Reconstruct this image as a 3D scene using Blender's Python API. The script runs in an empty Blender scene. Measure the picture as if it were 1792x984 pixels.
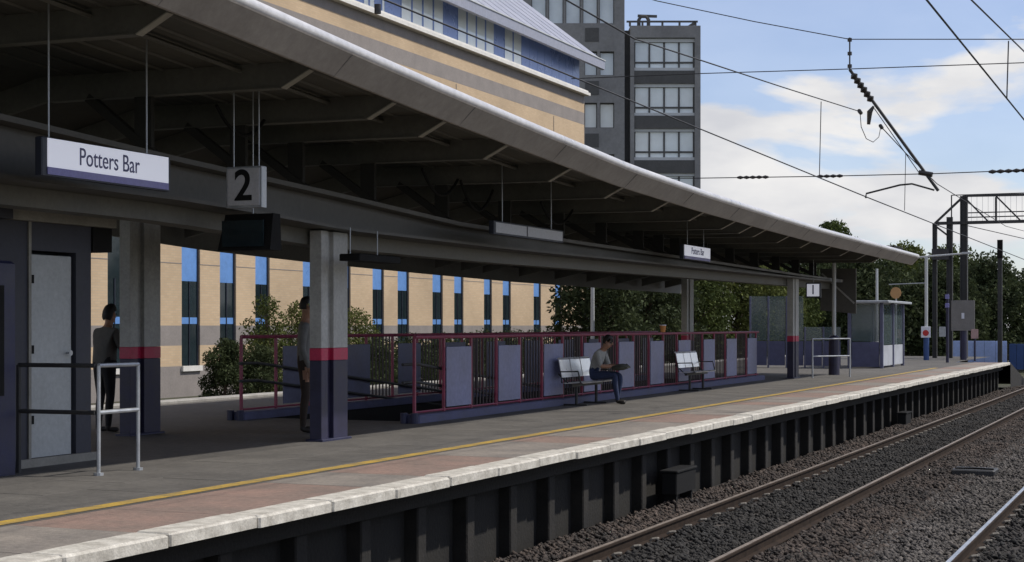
import bpy, math, random
import numpy as np
from mathutils import Vector, Matrix
R = math.radians
random.seed(7); rng = np.random.default_rng(7)
S = bpy.context.scene
col = S.collection

# ------------------------------------------------------------------ camera
YAW = math.atan(1189 / 2800)
cd = bpy.data.cameras.new('camera'); cam = bpy.data.objects.new('camera', cd); col.objects.link(cam)
cam.location = (0, 0, 1.5); cam.rotation_euler = (R(90), 0, YAW)
cd.sensor_width = 36; cd.lens = 36 * 2800 / 1792; cd.shift_y = 78 / 1792
cd.clip_start = 0.1; cd.clip_end = 3000
S.camera = cam

# ------------------------------------------------------------------ sky and sun
SUN_EL, SUN_AZ = 50, 33          # azimuth: degrees from +X (across the tracks) towards +Y (along them)
CLOUD_OFF = (2.9, 1.1, 0.3)
w = bpy.data.worlds.new('World'); S.world = w; w.use_nodes = True
nt = w.node_tree; nt.nodes.clear()
N = nt.nodes.new; L = nt.links.new
sky = N('ShaderNodeTexSky'); sky.sky_type = 'NISHITA'; sky.sun_disc = False
sky.sun_elevation = R(SUN_EL); sky.sun_rotation = R(90 - SUN_AZ); sky.air_density = 1.0; sky.dust_density = 0.4; sky.ozone_density = 2.2
tc = N('ShaderNodeTexCoord'); sep = N('ShaderNodeSeparateXYZ'); L(tc.outputs['Generated'], sep.inputs[0])
mp = N('ShaderNodeMapping'); mp.inputs['Location'].default_value = CLOUD_OFF; mp.inputs['Scale'].default_value = (1, 1, 2.6); L(tc.outputs['Generated'], mp.inputs[0])
n1 = N('ShaderNodeTexNoise'); n1.inputs['Scale'].default_value = 5.5; n1.inputs['Detail'].default_value = 9; n1.inputs['Roughness'].default_value = 0.5
n1.inputs['Distortion'].default_value = 0.3; L(mp.outputs[0], n1.inputs['Vector'])
bias = N('ShaderNodeMapRange'); bias.inputs[1].default_value = 0.05; bias.inputs[2].default_value = 0.22; bias.inputs[3].default_value = 0.075; bias.inputs[4].default_value = -0.03; L(sep.outputs[2], bias.inputs[0])
ad = N('ShaderNodeMath'); L(n1.outputs[0], ad.inputs[0]); L(bias.outputs[0], ad.inputs[1])
rp = N('ShaderNodeValToRGB'); rp.color_ramp.elements[0].position = 0.5; rp.color_ramp.elements[0].color = (0.24, 0.24, 0.24, 1); rp.color_ramp.elements[1].position = 0.55; L(ad.outputs[0], rp.inputs[0])
n2 = N('ShaderNodeTexNoise'); n2.inputs['Scale'].default_value = 12.0; n2.inputs['Detail'].default_value = 6; L(mp.outputs[0], n2.inputs['Vector'])
cr = N('ShaderNodeValToRGB'); cr.color_ramp.elements[0].position = 0.3; cr.color_ramp.elements[0].color = (6.5, 6.6, 7.0, 1)
cr.color_ramp.elements[1].position = 0.62; cr.color_ramp.elements[1].color = (8.75, 8.65, 8.6, 1); L(n2.outputs[0], cr.inputs[0])
mx = N('ShaderNodeMix'); mx.data_type = 'RGBA'; L(rp.outputs[0], mx.inputs[0]); tint = N('ShaderNodeMix'); tint.data_type = 'RGBA'; tint.blend_type = 'MULTIPLY'; tint.inputs[0].default_value = 1; tint.inputs[7].default_value = (1.16, 1.16, 1.36, 1); L(sky.outputs[0], tint.inputs[6]); L(tint.outputs[2], mx.inputs[6]); L(cr.outputs[0], mx.inputs[7])
bg = N('ShaderNodeBackground'); bg.inputs[1].default_value = 0.1; L(mx.outputs[2], bg.inputs[0])
wo = N('ShaderNodeOutputWorld'); L(bg.outputs[0], wo.inputs[0])
sl = bpy.data.lights.new('sun', 'SUN'); sl.energy = 3.6; sl.angle = R(1.2); sl.color = (1, 0.94, 0.85)
so = bpy.data.objects.new('sun', sl); col.objects.link(so)
sd = Vector((math.cos(R(SUN_EL)) * math.cos(R(SUN_AZ)), math.cos(R(SUN_EL)) * math.sin(R(SUN_AZ)), math.sin(R(SUN_EL))))
so.rotation_euler = (-sd).to_track_quat('-Z', 'Y').to_euler(); so.location = sd * 100
S.view_settings.view_transform = 'Standard'; S.view_settings.look = 'None'
S.view_settings.exposure = 0.0; S.view_settings.gamma = 1.0; S.view_settings.use_curve_mapping = False

# ------------------------------------------------------------------ helpers
CY, SY = math.cos(YAW), math.sin(YAW)
def ray(px, py):
    t = (px - 896) / 2800
    return (t * CY - SY, t * SY + CY, (570 - py) / 2800)
def at_x(px, py, X):
    r = ray(px, py); k = X / r[0]; return Vector((X, r[1] * k, 1.5 + r[2] * k))
def at_y(px, py, Y):
    r = ray(px, py); k = Y / r[1]; return Vector((r[0] * k, Y, 1.5 + r[2] * k))
def interp(y, pts):
    return float(np.interp(y, [p[0] for p in pts], [p[1] for p in pts]))

def mat(name, c, rough=0.7, var=0.15, scale=3.0, metal=0.0, bump=0.0, bscale=40.0, c2=None, spec=0.5, island=0.0, coat=0.0, rvar=0.1, fine=0.12):
    m = bpy.data.materials.new(name); m.use_nodes = True
    t = m.node_tree; b = t.nodes['Principled BSDF']
    b.inputs['Roughness'].default_value = rough; b.inputs['Metallic'].default_value = metal
    b.inputs['Specular IOR Level'].default_value = spec
    if coat: b.inputs['Coat Weight'].default_value = coat
    g = t.nodes.new('ShaderNodeNewGeometry')
    n = t.nodes.new('ShaderNodeTexNoise'); n.inputs['Scale'].default_value = scale; n.inputs['Detail'].default_value = 7; n.inputs['Roughness'].default_value = 0.62
    t.links.new(g.outputs['Position'], n.inputs['Vector'])
    r = t.nodes.new('ShaderNodeValToRGB')
    lo = c2 if c2 else tuple(x * (1 - var) for x in c); hi = c if c2 else tuple(min(1, x * (1 + var)) for x in c)
    r.color_ramp.elements[0].position = 0.33; r.color_ramp.elements[0].color = (*lo, 1)
    r.color_ramp.elements[1].position = 0.67; r.color_ramp.elements[1].color = (*hi, 1)
    t.links.new(n.outputs[0], r.inputs[0])
    out = r.outputs[0]
    nf = t.nodes.new('ShaderNodeTexNoise'); nf.inputs['Scale'].default_value = scale * 11; nf.inputs['Detail'].default_value = 5; nf.inputs['Roughness'].default_value = 0.7
    t.links.new(g.outputs['Position'], nf.inputs['Vector'])
    mf = t.nodes.new('ShaderNodeMapRange'); mf.inputs[1].default_value = 0.3; mf.inputs[2].default_value = 0.7; mf.inputs[3].default_value = 1 - fine; mf.inputs[4].default_value = 1 + fine
    t.links.new(nf.outputs[0], mf.inputs[0])
    hf = t.nodes.new('ShaderNodeHueSaturation'); t.links.new(out, hf.inputs['Color']); t.links.new(mf.outputs[0], hf.inputs['Value']); out = hf.outputs[0]
    if island:
        hs = t.nodes.new('ShaderNodeHueSaturation')
        mr = t.nodes.new('ShaderNodeMapRange'); mr.inputs[3].default_value = 1 - island; mr.inputs[4].default_value = 1 + island
        t.links.new(g.outputs['Random Per Island'], mr.inputs[0]); t.links.new(mr.outputs[0], hs.inputs['Value'])
        t.links.new(out, hs.inputs['Color']); out = hs.outputs[0]
    t.links.new(out, b.inputs['Base Color'])
    mr2 = t.nodes.new('ShaderNodeMapRange'); mr2.inputs[1].default_value = 0.3; mr2.inputs[2].default_value = 0.7
    mr2.inputs[3].default_value = max(0, rough - rvar); mr2.inputs[4].default_value = min(1, rough + rvar)
    t.links.new(n.outputs[0], mr2.inputs[0]); t.links.new(mr2.outputs[0], b.inputs['Roughness'])
    if bump:
        nb = t.nodes.new('ShaderNodeTexNoise'); nb.inputs['Scale'].default_value = bscale; nb.inputs['Detail'].default_value = 5
        t.links.new(g.outputs['Position'], nb.inputs['Vector'])
        bp = t.nodes.new('ShaderNodeBump'); bp.inputs['Strength'].default_value = bump; bp.inputs['Distance'].default_value = 0.02
        t.links.new(nb.outputs[0], bp.inputs['Height']); t.links.new(bp.outputs[0], b.inputs['Normal'])
    return m

class MB:
    def __init__(s): s.v = []; s.f = []
    def poly(s, pts):
        i = len(s.v); s.v += [tuple(p) for p in pts]; s.f.append(tuple(range(i, i + len(pts))))
    def box(s, x0, x1, y0, y1, z0, z1):
        i = len(s.v)
        s.v += [(x0, y0, z0), (x1, y0, z0), (x1, y1, z0), (x0, y1, z0), (x0, y0, z1), (x1, y0, z1), (x1, y1, z1), (x0, y1, z1)]
        s.f += [tuple(i + k for k in q) for q in ((3, 2, 1, 0), (4, 5, 6, 7), (0, 1, 5, 4), (1, 2, 6, 5), (2, 3, 7, 6), (3, 0, 4, 7))]
        return s
    def chamfer(s, x0, x1, y0, y1, z0, z1, c=0.01):
        # box with chamfered vertical and top edges
        ring = lambda o, z: [(x0 + o, y0 + c + o, z), (x0 + c + o, y0 + o, z), (x1 - c - o, y0 + o, z), (x1 - o, y0 + c + o, z), (x1 - o, y1 - c - o, z), (x1 - c - o, y1 - o, z), (x0 + c + o, y1 - o, z), (x0 + o, y1 - c - o, z)]
        return s.loft([ring(0, z0), ring(0, z1 - c), ring(c, z1)])
    def loft(s, rings, cap=True):
        n = len(rings[0]); b = len(s.v)
        for r in rings: s.v += [tuple(p) for p in r]
        for k in range(len(rings) - 1):
            for j in range(n):
                a = b + k * n + j; c = b + k * n + (j + 1) % n
                s.f.append((a, c, c + n, a + n))
        if cap:
            s.f.append(tuple(b + j for j in reversed(range(n)))); s.f.append(tuple(b + (len(rings) - 1) * n + j for j in range(n)))
        return s
    def tube(s, pts, r, n=8):
        P = [Vector(p) for p in pts]; rings = []
        rr = r if isinstance(r, (list, tuple)) else [r] * len(P)
        for k, p in enumerate(P):
            d = (P[min(k + 1, len(P) - 1)] - P[max(k - 1, 0)]).normalized()
            u = d.cross(Vector((0, 0, 1)))
            if u.length < 1e-3: u = Vector((1, 0, 0))
            u.normalize(); v = u.cross(d)
            rings.append([p + (u * math.cos(2 * math.pi * j / n) + v * math.sin(2 * math.pi * j / n)) * rr[k] for j in range(n)])
        return s.loft(rings)
    def bar(s, a, b, w_, h):
        a, b = Vector(a), Vector(b); d = (b - a).normalized(); u = d.cross(Vector((0, 0, 1)))
        if u.length < 1e-3: u = Vector((1, 0, 0))
        u.normalize(); v = u.cross(d)
        ring = lambda p: [p + u * (w_ / 2) * i + v * (h / 2) * j for i, j in ((-1, -1), (1, -1), (1, 1), (-1, 1))]
        return s.loft([ring(a), ring(b)])
    def build(s, name, m, parent=None, local=False, smooth=False):
        me = bpy.data.meshes.new(name)
        V = np.array(s.v, float)
        o = bpy.data.objects.new(name, me)
        if parent is not None:
            if not local:
                root = parent
                while root.parent: root = root.parent
                V = V - np.array(root.location)
            o.parent = parent
        else:
            base = np.array([(V[:, 0].min() + V[:, 0].max()) / 2, (V[:, 1].min() + V[:, 1].max()) / 2, V[:, 2].min()])
            V = V - base; o.location = base
        me.from_pydata(V.tolist(), [], s.f)
        me.materials.append(m)
        me.polygons.foreach_set('use_smooth', [bool(smooth)] * len(me.polygons))
        import bmesh
        if len(me.polygons) < 20000:
            bm = bmesh.new(); bm.from_mesh(me); bmesh.ops.recalc_face_normals(bm, faces=bm.faces); bm.to_mesh(me); bm.free()
        me.update(); col.objects.link(o)
        return o

def empty(name, loc, rz=0.0):
    o = bpy.data.objects.new(name, None); col.objects.link(o); o.location = loc; o.rotation_euler = (0, 0, rz); o.empty_display_size = 0.2
    return o
def tag(o, label, cat, group=None):
    o['label'] = label; o['category'] = cat
    if group: o['group'] = group
    return o
def structure(o): o['kind'] = 'structure'; return o
def piece(me_obj, name, loc, parent, m=None):
    o = bpy.data.objects.new(name, me_obj.data); col.objects.link(o); o.parent = parent; o.location = loc
    return o
def text_mesh(txt, size, M, name, m, parent, extrude=0.002, off=0.0):
    cu = bpy.data.curves.new('t', 'FONT'); cu.body = txt; cu.size = size; cu.align_x = 'CENTER'; cu.align_y = 'CENTER'; cu.extrude = extrude; cu.offset = off
    t = bpy.data.objects.new('t', cu); col.objects.link(t)
    dg = bpy.context.evaluated_depsgraph_get()
    me = bpy.data.meshes.new_from_object(t.evaluated_get(dg)); bpy.data.objects.remove(t); bpy.data.curves.remove(cu)
    root = parent
    while root.parent: root = root.parent
    me.transform(Matrix.Translation(-Vector(root.location)) @ M)
    me.materials.clear(); me.materials.append(m)
    o = bpy.data.objects.new(name, me); col.objects.link(o); o.parent = parent; me.name = name
    return o
def sag(a, b_, s_, n=14):
    a, b_ = Vector(a), Vector(b_); return [tuple(a.lerp(b_, k_ / n) - Vector((0, 0, s_ * 4 * (k_ / n) * (1 - k_ / n)))) for k_ in range(n + 1)]
FACE_X = Matrix(((0, 0, 1, 0), (1, 0, 0, 0), (0, 1, 0, 0), (0, 0, 0, 1)))      # text read from +X
FACE_NY = Matrix(((1, 0, 0, 0), (0, 0, -1, 0), (0, 1, 0, 0), (0, 0, 0, 1)))    # text read from -Y

# ------------------------------------------------------------------ materials
M = {}
M['tarmac'] = mat('tarmac', (0.12, 0.112, 0.102), 0.9, scale=0.7, c2=(0.07, 0.066, 0.061), bump=0.35, bscale=120, fine=0.25)
M['slab_grey'] = mat('slab_grey', (0.27, 0.236, 0.2), 0.9, scale=1.6, c2=(0.17, 0.152, 0.135), bump=0.3, bscale=60, fine=0.22)
M['slab_pink'] = mat('slab_pink', (0.28, 0.185, 0.148), 0.9, scale=1.6, c2=(0.19, 0.145, 0.12), bump=0.3, bscale=60, fine=0.22)
M['white_paint'] = mat('white_paint', (0.64, 0.61, 0.54), 0.8, scale=7, c2=(0.38, 0.355, 0.305), bump=0.3, bscale=30, fine=0.2)
M['yellow_paint'] = mat('yellow_paint', (0.52, 0.33, 0.04), 0.8, scale=3.5, c2=(0.24, 0.18, 0.08), fine=0.25)
M['pale_conc'] = mat('pale_conc', (0.34, 0.33, 0.31), 0.9, var=0.25, scale=2)
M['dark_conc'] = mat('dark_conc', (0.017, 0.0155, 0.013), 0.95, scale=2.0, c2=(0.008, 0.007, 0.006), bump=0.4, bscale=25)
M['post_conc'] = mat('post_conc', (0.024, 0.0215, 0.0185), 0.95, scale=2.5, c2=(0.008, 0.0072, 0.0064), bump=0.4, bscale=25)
M['ballast_bed'] = mat('ballast_bed', (0.045, 0.036, 0.031), 0.95, scale=9.0, c2=(0.02, 0.016, 0.015), bump=1.0, bscale=28)
M['stone'] = mat('stone', (0.07, 0.053, 0.043), 0.9, scale=0.55, c2=(0.024, 0.0185, 0.015), island=0.75)
M['stone_dark'] = mat('stone_dark', (0.032, 0.029, 0.026), 0.9, scale=0.8, c2=(0.013, 0.012, 0.011), island=0.7)
M['stone_pale'] = mat('stone_pale', (0.115, 0.104, 0.095), 0.9, scale=0.6, c2=(0.03, 0.025, 0.021), island=0.7)
M['dirt'] = mat('dirt', (0.06, 0.07, 0.03), 0.95, scale=0.35, c2=(0.035, 0.03, 0.018), bump=0.6, bscale=8)
M['rail_rust'] = mat('rail_rust', (0.034, 0.024, 0.018), 0.9, var=0.3, scale=6, spec=0.12)
M['rail_worn'] = mat('rail_worn', (0.26, 0.215, 0.175), 0.6, var=0.2, metal=0.5, scale=5)
M['rail_bright'] = mat('rail_bright', (0.75, 0.72, 0.68), 0.3, var=0.1, metal=1.0, scale=5)
M['sleeper'] = mat('sleeper', (0.085, 0.072, 0.062), 0.95, var=0.3, scale=5, bump=0.4)
M['clip'] = mat('clip', (0.2, 0.18, 0.15), 0.8, var=0.3, scale=9)
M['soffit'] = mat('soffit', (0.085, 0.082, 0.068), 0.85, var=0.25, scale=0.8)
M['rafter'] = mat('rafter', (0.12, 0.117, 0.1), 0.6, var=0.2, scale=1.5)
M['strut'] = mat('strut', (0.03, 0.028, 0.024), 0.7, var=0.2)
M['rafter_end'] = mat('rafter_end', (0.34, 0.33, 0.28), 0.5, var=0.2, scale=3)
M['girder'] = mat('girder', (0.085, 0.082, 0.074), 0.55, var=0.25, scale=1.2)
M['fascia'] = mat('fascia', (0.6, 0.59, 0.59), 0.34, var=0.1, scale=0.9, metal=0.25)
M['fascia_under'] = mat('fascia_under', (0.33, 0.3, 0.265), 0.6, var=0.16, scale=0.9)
M['roofing'] = mat('roofing', (0.16, 0.16, 0.16), 0.8, scale=1.0)
M['col_grey'] = mat('col_grey', (0.36, 0.36, 0.34), 0.5, fine=0.16, var=0.18, scale=2)
M['col_red'] = mat('col_red', (0.42, 0.02, 0.07), 0.45, var=0.12, scale=4)
M['col_navy'] = mat('col_navy', (0.022, 0.021, 0.052), 0.5, var=0.3, scale=4)
M['magenta'] = mat('magenta', (0.24, 0.035, 0.075), 0.45, var=0.2, scale=6)
M['plum'] = mat('plum', (0.03, 0.017, 0.024), 0.5, var=0.2, scale=6)
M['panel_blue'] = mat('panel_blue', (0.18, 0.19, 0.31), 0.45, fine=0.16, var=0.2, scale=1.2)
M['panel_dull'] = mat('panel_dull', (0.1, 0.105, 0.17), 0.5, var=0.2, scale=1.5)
M['plinth'] = mat('plinth', (0.08, 0.084, 0.155), 0.7, var=0.2, scale=2)
M['black'] = mat('black', (0.01, 0.01, 0.01), 0.8, var=0.2, spec=0.2)
M['dark_steel'] = mat('dark_steel', (0.03, 0.03, 0.03), 0.6, var=0.3, scale=6)
M['gal'] = mat('gal', (0.42, 0.44, 0.46), 0.4, var=0.12, scale=8, metal=0.5)
M['seat_steel'] = mat('seat_steel', (0.88, 0.88, 0.87), 0.36, var=0.06, scale=12, metal=0.85)
M['sign_white'] = mat('sign_white', (0.72, 0.73, 0.8), 0.4, fine=0.03, var=0.03)
M['sign_lit'] = mat('sign_lit', (0.75, 0.76, 0.8), 0.4, fine=0.02, var=0.02)
M['sign_lit'].node_tree.nodes['Principled BSDF'].inputs['Emission Color'].default_value = (0.8, 0.82, 0.95, 1); M['sign_lit'].node_tree.nodes['Principled BSDF'].inputs['Emission Strength'].default_value = 0.34
M['sign_grey'] = mat('sign_grey', (0.46, 0.46, 0.47), 0.5, var=0.06)
M['sign_violet'] = mat('sign_violet', (0.19, 0.18, 0.4), 0.4, var=0.05)
M['sign_ink'] = mat('sign_ink', (0.075, 0.075, 0.17), 0.5, var=0.05)
M['door_grey'] = mat('door_grey', (0.38, 0.4, 0.4), 0.5, var=0.1, scale=1.6)
M['navy_wall'] = mat('navy_wall', (0.034, 0.036, 0.05), 0.6, var=0.2, scale=1.5)
M['navy_deep'] = mat('navy_deep', (0.02, 0.022, 0.06), 0.5, var=0.2)
M['lintel'] = mat('lintel', (0.24, 0.23, 0.2), 0.7, var=0.15)
M['dark_glass'] = mat('dark_glass', (0.015, 0.025, 0.03), 0.08, var=0.3, scale=0.6, spec=0.6, rvar=0.03)
M['blue_panel'] = mat('blue_panel', (0.13, 0.28, 0.6), 0.35, var=0.06, scale=0.5)
M['blue_dark'] = mat('blue_dark', (0.17, 0.26, 0.55), 0.3, fine=0.03, var=0.12, scale=0.4)
M['frame_dark'] = mat('frame_dark', (0.018, 0.022, 0.035), 0.5, var=0.2)
M['ledge'] = mat('ledge', (0.7, 0.68, 0.64), 0.6, var=0.08)
M['metal_roof'] = mat('metal_roof', (0.33, 0.34, 0.4), 0.45, var=0.06, scale=0.5, metal=0.3)
M['tower'] = mat('tower', (0.27, 0.268, 0.262), 0.85, scale=0.35, c2=(0.19, 0.188, 0.185))
M['tower_dark'] = mat('tower_dark', (0.09, 0.089, 0.086), 0.8, var=0.2, scale=0.6)
M['white_frame'] = mat('white_frame', (0.52, 0.54, 0.54), 0.5, var=0.05)
M['wire'] = mat('wire', (0.02, 0.02, 0.022), 0.6, var=0.1)
M['gantry'] = mat('gantry', (0.045, 0.045, 0.045), 0.7, var=0.3, scale=2)
M['insulator'] = mat('insulator', (0.03, 0.025, 0.022), 0.35, var=0.2)
M['bark'] = mat('bark', (0.06, 0.042, 0.028), 0.95, var=0.35, scale=6, bump=0.6)
M['orange'] = mat('orange', (0.65, 0.27, 0.07), 0.5, var=0.1)
M['blue_hoard'] = mat('blue_hoard', (0.36, 0.47, 0.78), 0.5, var=0.12, scale=0.8)
M['blue_deep'] = mat('blue_deep', (0.03, 0.075, 0.22), 0.5, var=0.12)
M['ochre'] = mat('ochre', (0.5, 0.29, 0.13), 0.8, var=0.1)
M['board'] = mat('board', (0.19, 0.18, 0.17), 0.6, var=0.15, scale=2)
M['shelter_pale'] = mat('shelter_pale', (0.4, 0.42, 0.46), 0.5, var=0.15, scale=2)
M['red'] = mat('red', (0.5, 0.03, 0.03), 0.5, var=0.05)

def leafmat(name, c, c2):
    m = mat(name, c, 0.75, scale=0.9, c2=c2, island=0.35, spec=0.12)
    b = m.node_tree.nodes['Principled BSDF']
    t = m.node_tree; tr = t.nodes.new('ShaderNodeBsdfTranslucent'); mxs = t.nodes.new('ShaderNodeMixShader'); mxs.inputs[0].default_value = 0.25
    src = b.inputs['Base Color'].links[0].from_socket
    t.links.new(src, tr.inputs[0]); out = t.nodes['Material Output']
    t.links.new(b.outputs[0], mxs.inputs[1]); t.links.new(tr.outputs[0], mxs.inputs[2]); t.links.new(mxs.outputs[0], out.inputs[0])
    return m
M['leaf_dark'] = leafmat('leaf_dark', (0.07, 0.088, 0.038), (0.034, 0.046, 0.022))
M['leaf_mid'] = leafmat('leaf_mid', (0.095, 0.12, 0.035), (0.04, 0.056, 0.018))
M['leaf_light'] = leafmat('leaf_light', (0.15, 0.165, 0.05), (0.06, 0.078, 0.022))

def brickmat():
    m = bpy.data.materials.new('buff_brick'); m.use_nodes = True; t = m.node_tree; b = t.nodes['Principled BSDF']; b.inputs['Roughness'].default_value = 0.9
    g = t.nodes.new('ShaderNodeNewGeometry'); sp = t.nodes.new('ShaderNodeSeparateXYZ'); t.links.new(g.outputs['Position'], sp.inputs[0])
    cb = t.nodes.new('ShaderNodeCombineXYZ'); t.links.new(sp.outputs[1], cb.inputs[0]); t.links.new(sp.outputs[2], cb.inputs[1])
    br = t.nodes.new('ShaderNodeTexBrick'); t.links.new(cb.outputs[0], br.inputs['Vector'])
    br.inputs['Color1'].default_value = (0.52, 0.38, 0.24, 1); br.inputs['Color2'].default_value = (0.57, 0.425, 0.272, 1); br.inputs['Mortar'].default_value = (0.48, 0.38, 0.265, 1)
    br.inputs['Scale'].default_value = 1.0; br.inputs['Brick Width'].default_value = 0.225; br.inputs['Row Height'].default_value = 0.075; br.inputs['Mortar Size'].default_value = 0.008
    n = t.nodes.new('ShaderNodeTexNoise'); n.inputs['Scale'].default_value = 0.45; n.inputs['Detail'].default_value = 6; t.links.new(g.outputs['Position'], n.inputs['Vector'])
    mr = t.nodes.new('ShaderNodeMapRange'); mr.inputs[1].default_value = 0.3; mr.inputs[2].default_value = 0.7; mr.inputs[3].default_value = 0.84; mr.inputs[4].default_value = 1.08; t.links.new(n.outputs[0], mr.inputs[0])
    hs = t.nodes.new('ShaderNodeHueSaturation'); t.links.new(br.outputs[0], hs.inputs['Color']); t.links.new(mr.outputs[0], hs.inputs['Value'])
    t.links.new(hs.outputs[0], b.inputs['Base Color'])
    return m
M['brick'] = brickmat()
M['grey_brick'] = mat('grey_brick', (0.25, 0.225, 0.21), 0.9, var=0.12, scale=1.5)

def glass(name, tint, alpha):
    m = bpy.data.materials.new(name); m.use_nodes = True; t = m.node_tree; b = t.nodes['Principled BSDF']
    b.inputs['Base Color'].default_value = (*tint, 1); b.inputs['Roughness'].default_value = 0.05; b.inputs['Alpha'].default_value = alpha
    return m
M['shelter_glass'] = glass('shelter_glass', (0.12, 0.16, 0.17), 0.45)
M['sky_pale_glass'] = mat('sky_pale_glass', (0.74, 0.8, 0.8), 0.06, fine=0.0, var=0.1, scale=0.5, spec=1.0, rvar=0.02)  # bright sky reflection put into the pale base colour

# ------------------------------------------------------------------ ground
RAIL = -0.93
g = MB()
ys = [-60, 700]
prof = [(-700, -0.65), (-17.9, -0.65), (-17.6, -1.3), (-7.4, -1.3), (700, -1.3)]
for (x0, z0), (x1, z1) in zip(prof, prof[1:]):
    g.poly([(x0, ys[0], z0), (x1, ys[0], z1), (x1, ys[1], z1), (x0, ys[1], z0)])
structure(g.build('ground', M['dirt']))
b = MB(); nx, ny = 34, 260
bx = np.linspace(-6.95, 3.0, nx); by = np.linspace(-5, 320, ny)
def bed_z(x, y):
    z = -1.098
    z += 0.05 * math.exp(-((x + 6.9) / 0.35) ** 2)
    z -= 0.012 * (abs(x + 5.27) < 0.6) + 0.02 * (abs(x + 3.43) < 0.4)
    return z + 0.018 * math.sin(x * 7.1 + y * 1.3) * math.sin(y * 2.7 - x * 3)
for j in range(ny):
    for i in range(nx): b.v.append((bx[i], by[j], bed_z(bx[i], by[j])))
for j in range(ny - 1):
    for i in range(nx - 1): k = j * nx + i; b.f.append((k, k + 1, k + nx + 1, k + nx))
structure(b.build('ballast_bed', M['ballast_bed'], smooth=True))

def stones(name, n, x0, x1, y0, y1, size, label, mk):
    # loose angular stones, one joined mesh
    X = rng.uniform(x0, x1, n); Y = y0 + (y1 - y0) * rng.random(n) ** 1.35
    keep = np.ones(n, bool)
    for rx in (-5.985, -4.55, -2.3, -0.87): keep &= np.abs(X - rx) > 0.085
    X, Y = X[keep], Y[keep]; n = len(X)
    Z = np.array([bed_z(x, y) for x, y in zip(X, Y)]) + rng.uniform(-0.005, 0.03, n)
    octv = np.array([(1, 0, 0), (0, 1, 0), (-1, 0, 0), (0, -1, 0), (0, 0, 1), (0, 0, -1)], float)
    octf = np.array([(0, 1, 4), (1, 2, 4), (2, 3, 4), (3, 0, 4), (1, 0, 5), (2, 1, 5), (3, 2, 5), (0, 3, 5)])
    sc = size * rng.uniform(0.5, 1.25, (n, 1, 1)); V = octv[None] * sc * rng.uniform(0.7, 1.3, (n, 6, 1)) + rng.normal(0, 0.22, (n, 6, 3)) * sc
    a = rng.uniform(0, 6.28, n); ca, sa = np.cos(a), np.sin(a)
    V[:, :, 2] *= 0.75
    x = V[:, :, 0] * ca[:, None] - V[:, :, 1] * sa[:, None]; y = V[:, :, 0] * sa[:, None] + V[:, :, 1] * ca[:, None]
    V = np.stack([x + X[:, None], y + Y[:, None], V[:, :, 2] + Z[:, None]], -1).reshape(-1, 3)
    F = (octf[None] + 6 * np.arange(n)[:, None, None]).reshape(-1, 3)
    me = bpy.data.meshes.new(name); me.vertices.add(len(V)); me.vertices.foreach_set('co', V.ravel())
    me.loops.add(F.size); me.loops.foreach_set('vertex_index', F.ravel()); me.polygons.add(len(F))
    me.polygons.foreach_set('loop_start', np.arange(0, F.size, 3)); me.update(calc_edges=True); me.materials.append(M[mk])
    o = bpy.data.objects.new(name, me); col.objects.link(o); o['kind'] = 'stuff'; tag(o, label, 'ballast')
    return o
stones('shoulder_ballast', 26000, -6.9, -5.9, 9.5, 70, 0.036, 'brown crushed stone ballast between platform wall and nearest rail', 'stone')
stones('oily_ballast', 30000, -5.95, -4.58, 11, 62, 0.036, 'oily black crushed stone between the dull rails', 'stone_dark')
stones('brown_ballast', 26000, -4.6, -3.3, 13, 62, 0.036, 'brown crushed stone beside the outer dull rail', 'stone')
stones('pale_ballast', 26000, -3.6, -2.2, 14, 55, 0.036, 'pale grey crushed stone beside the bright rail', 'stone_pale')
stones('far_ballast', 16000, -2.3, 0.4, 14, 45, 0.038, 'dark crushed stone between the bright rails', 'stone_dark')

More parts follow.
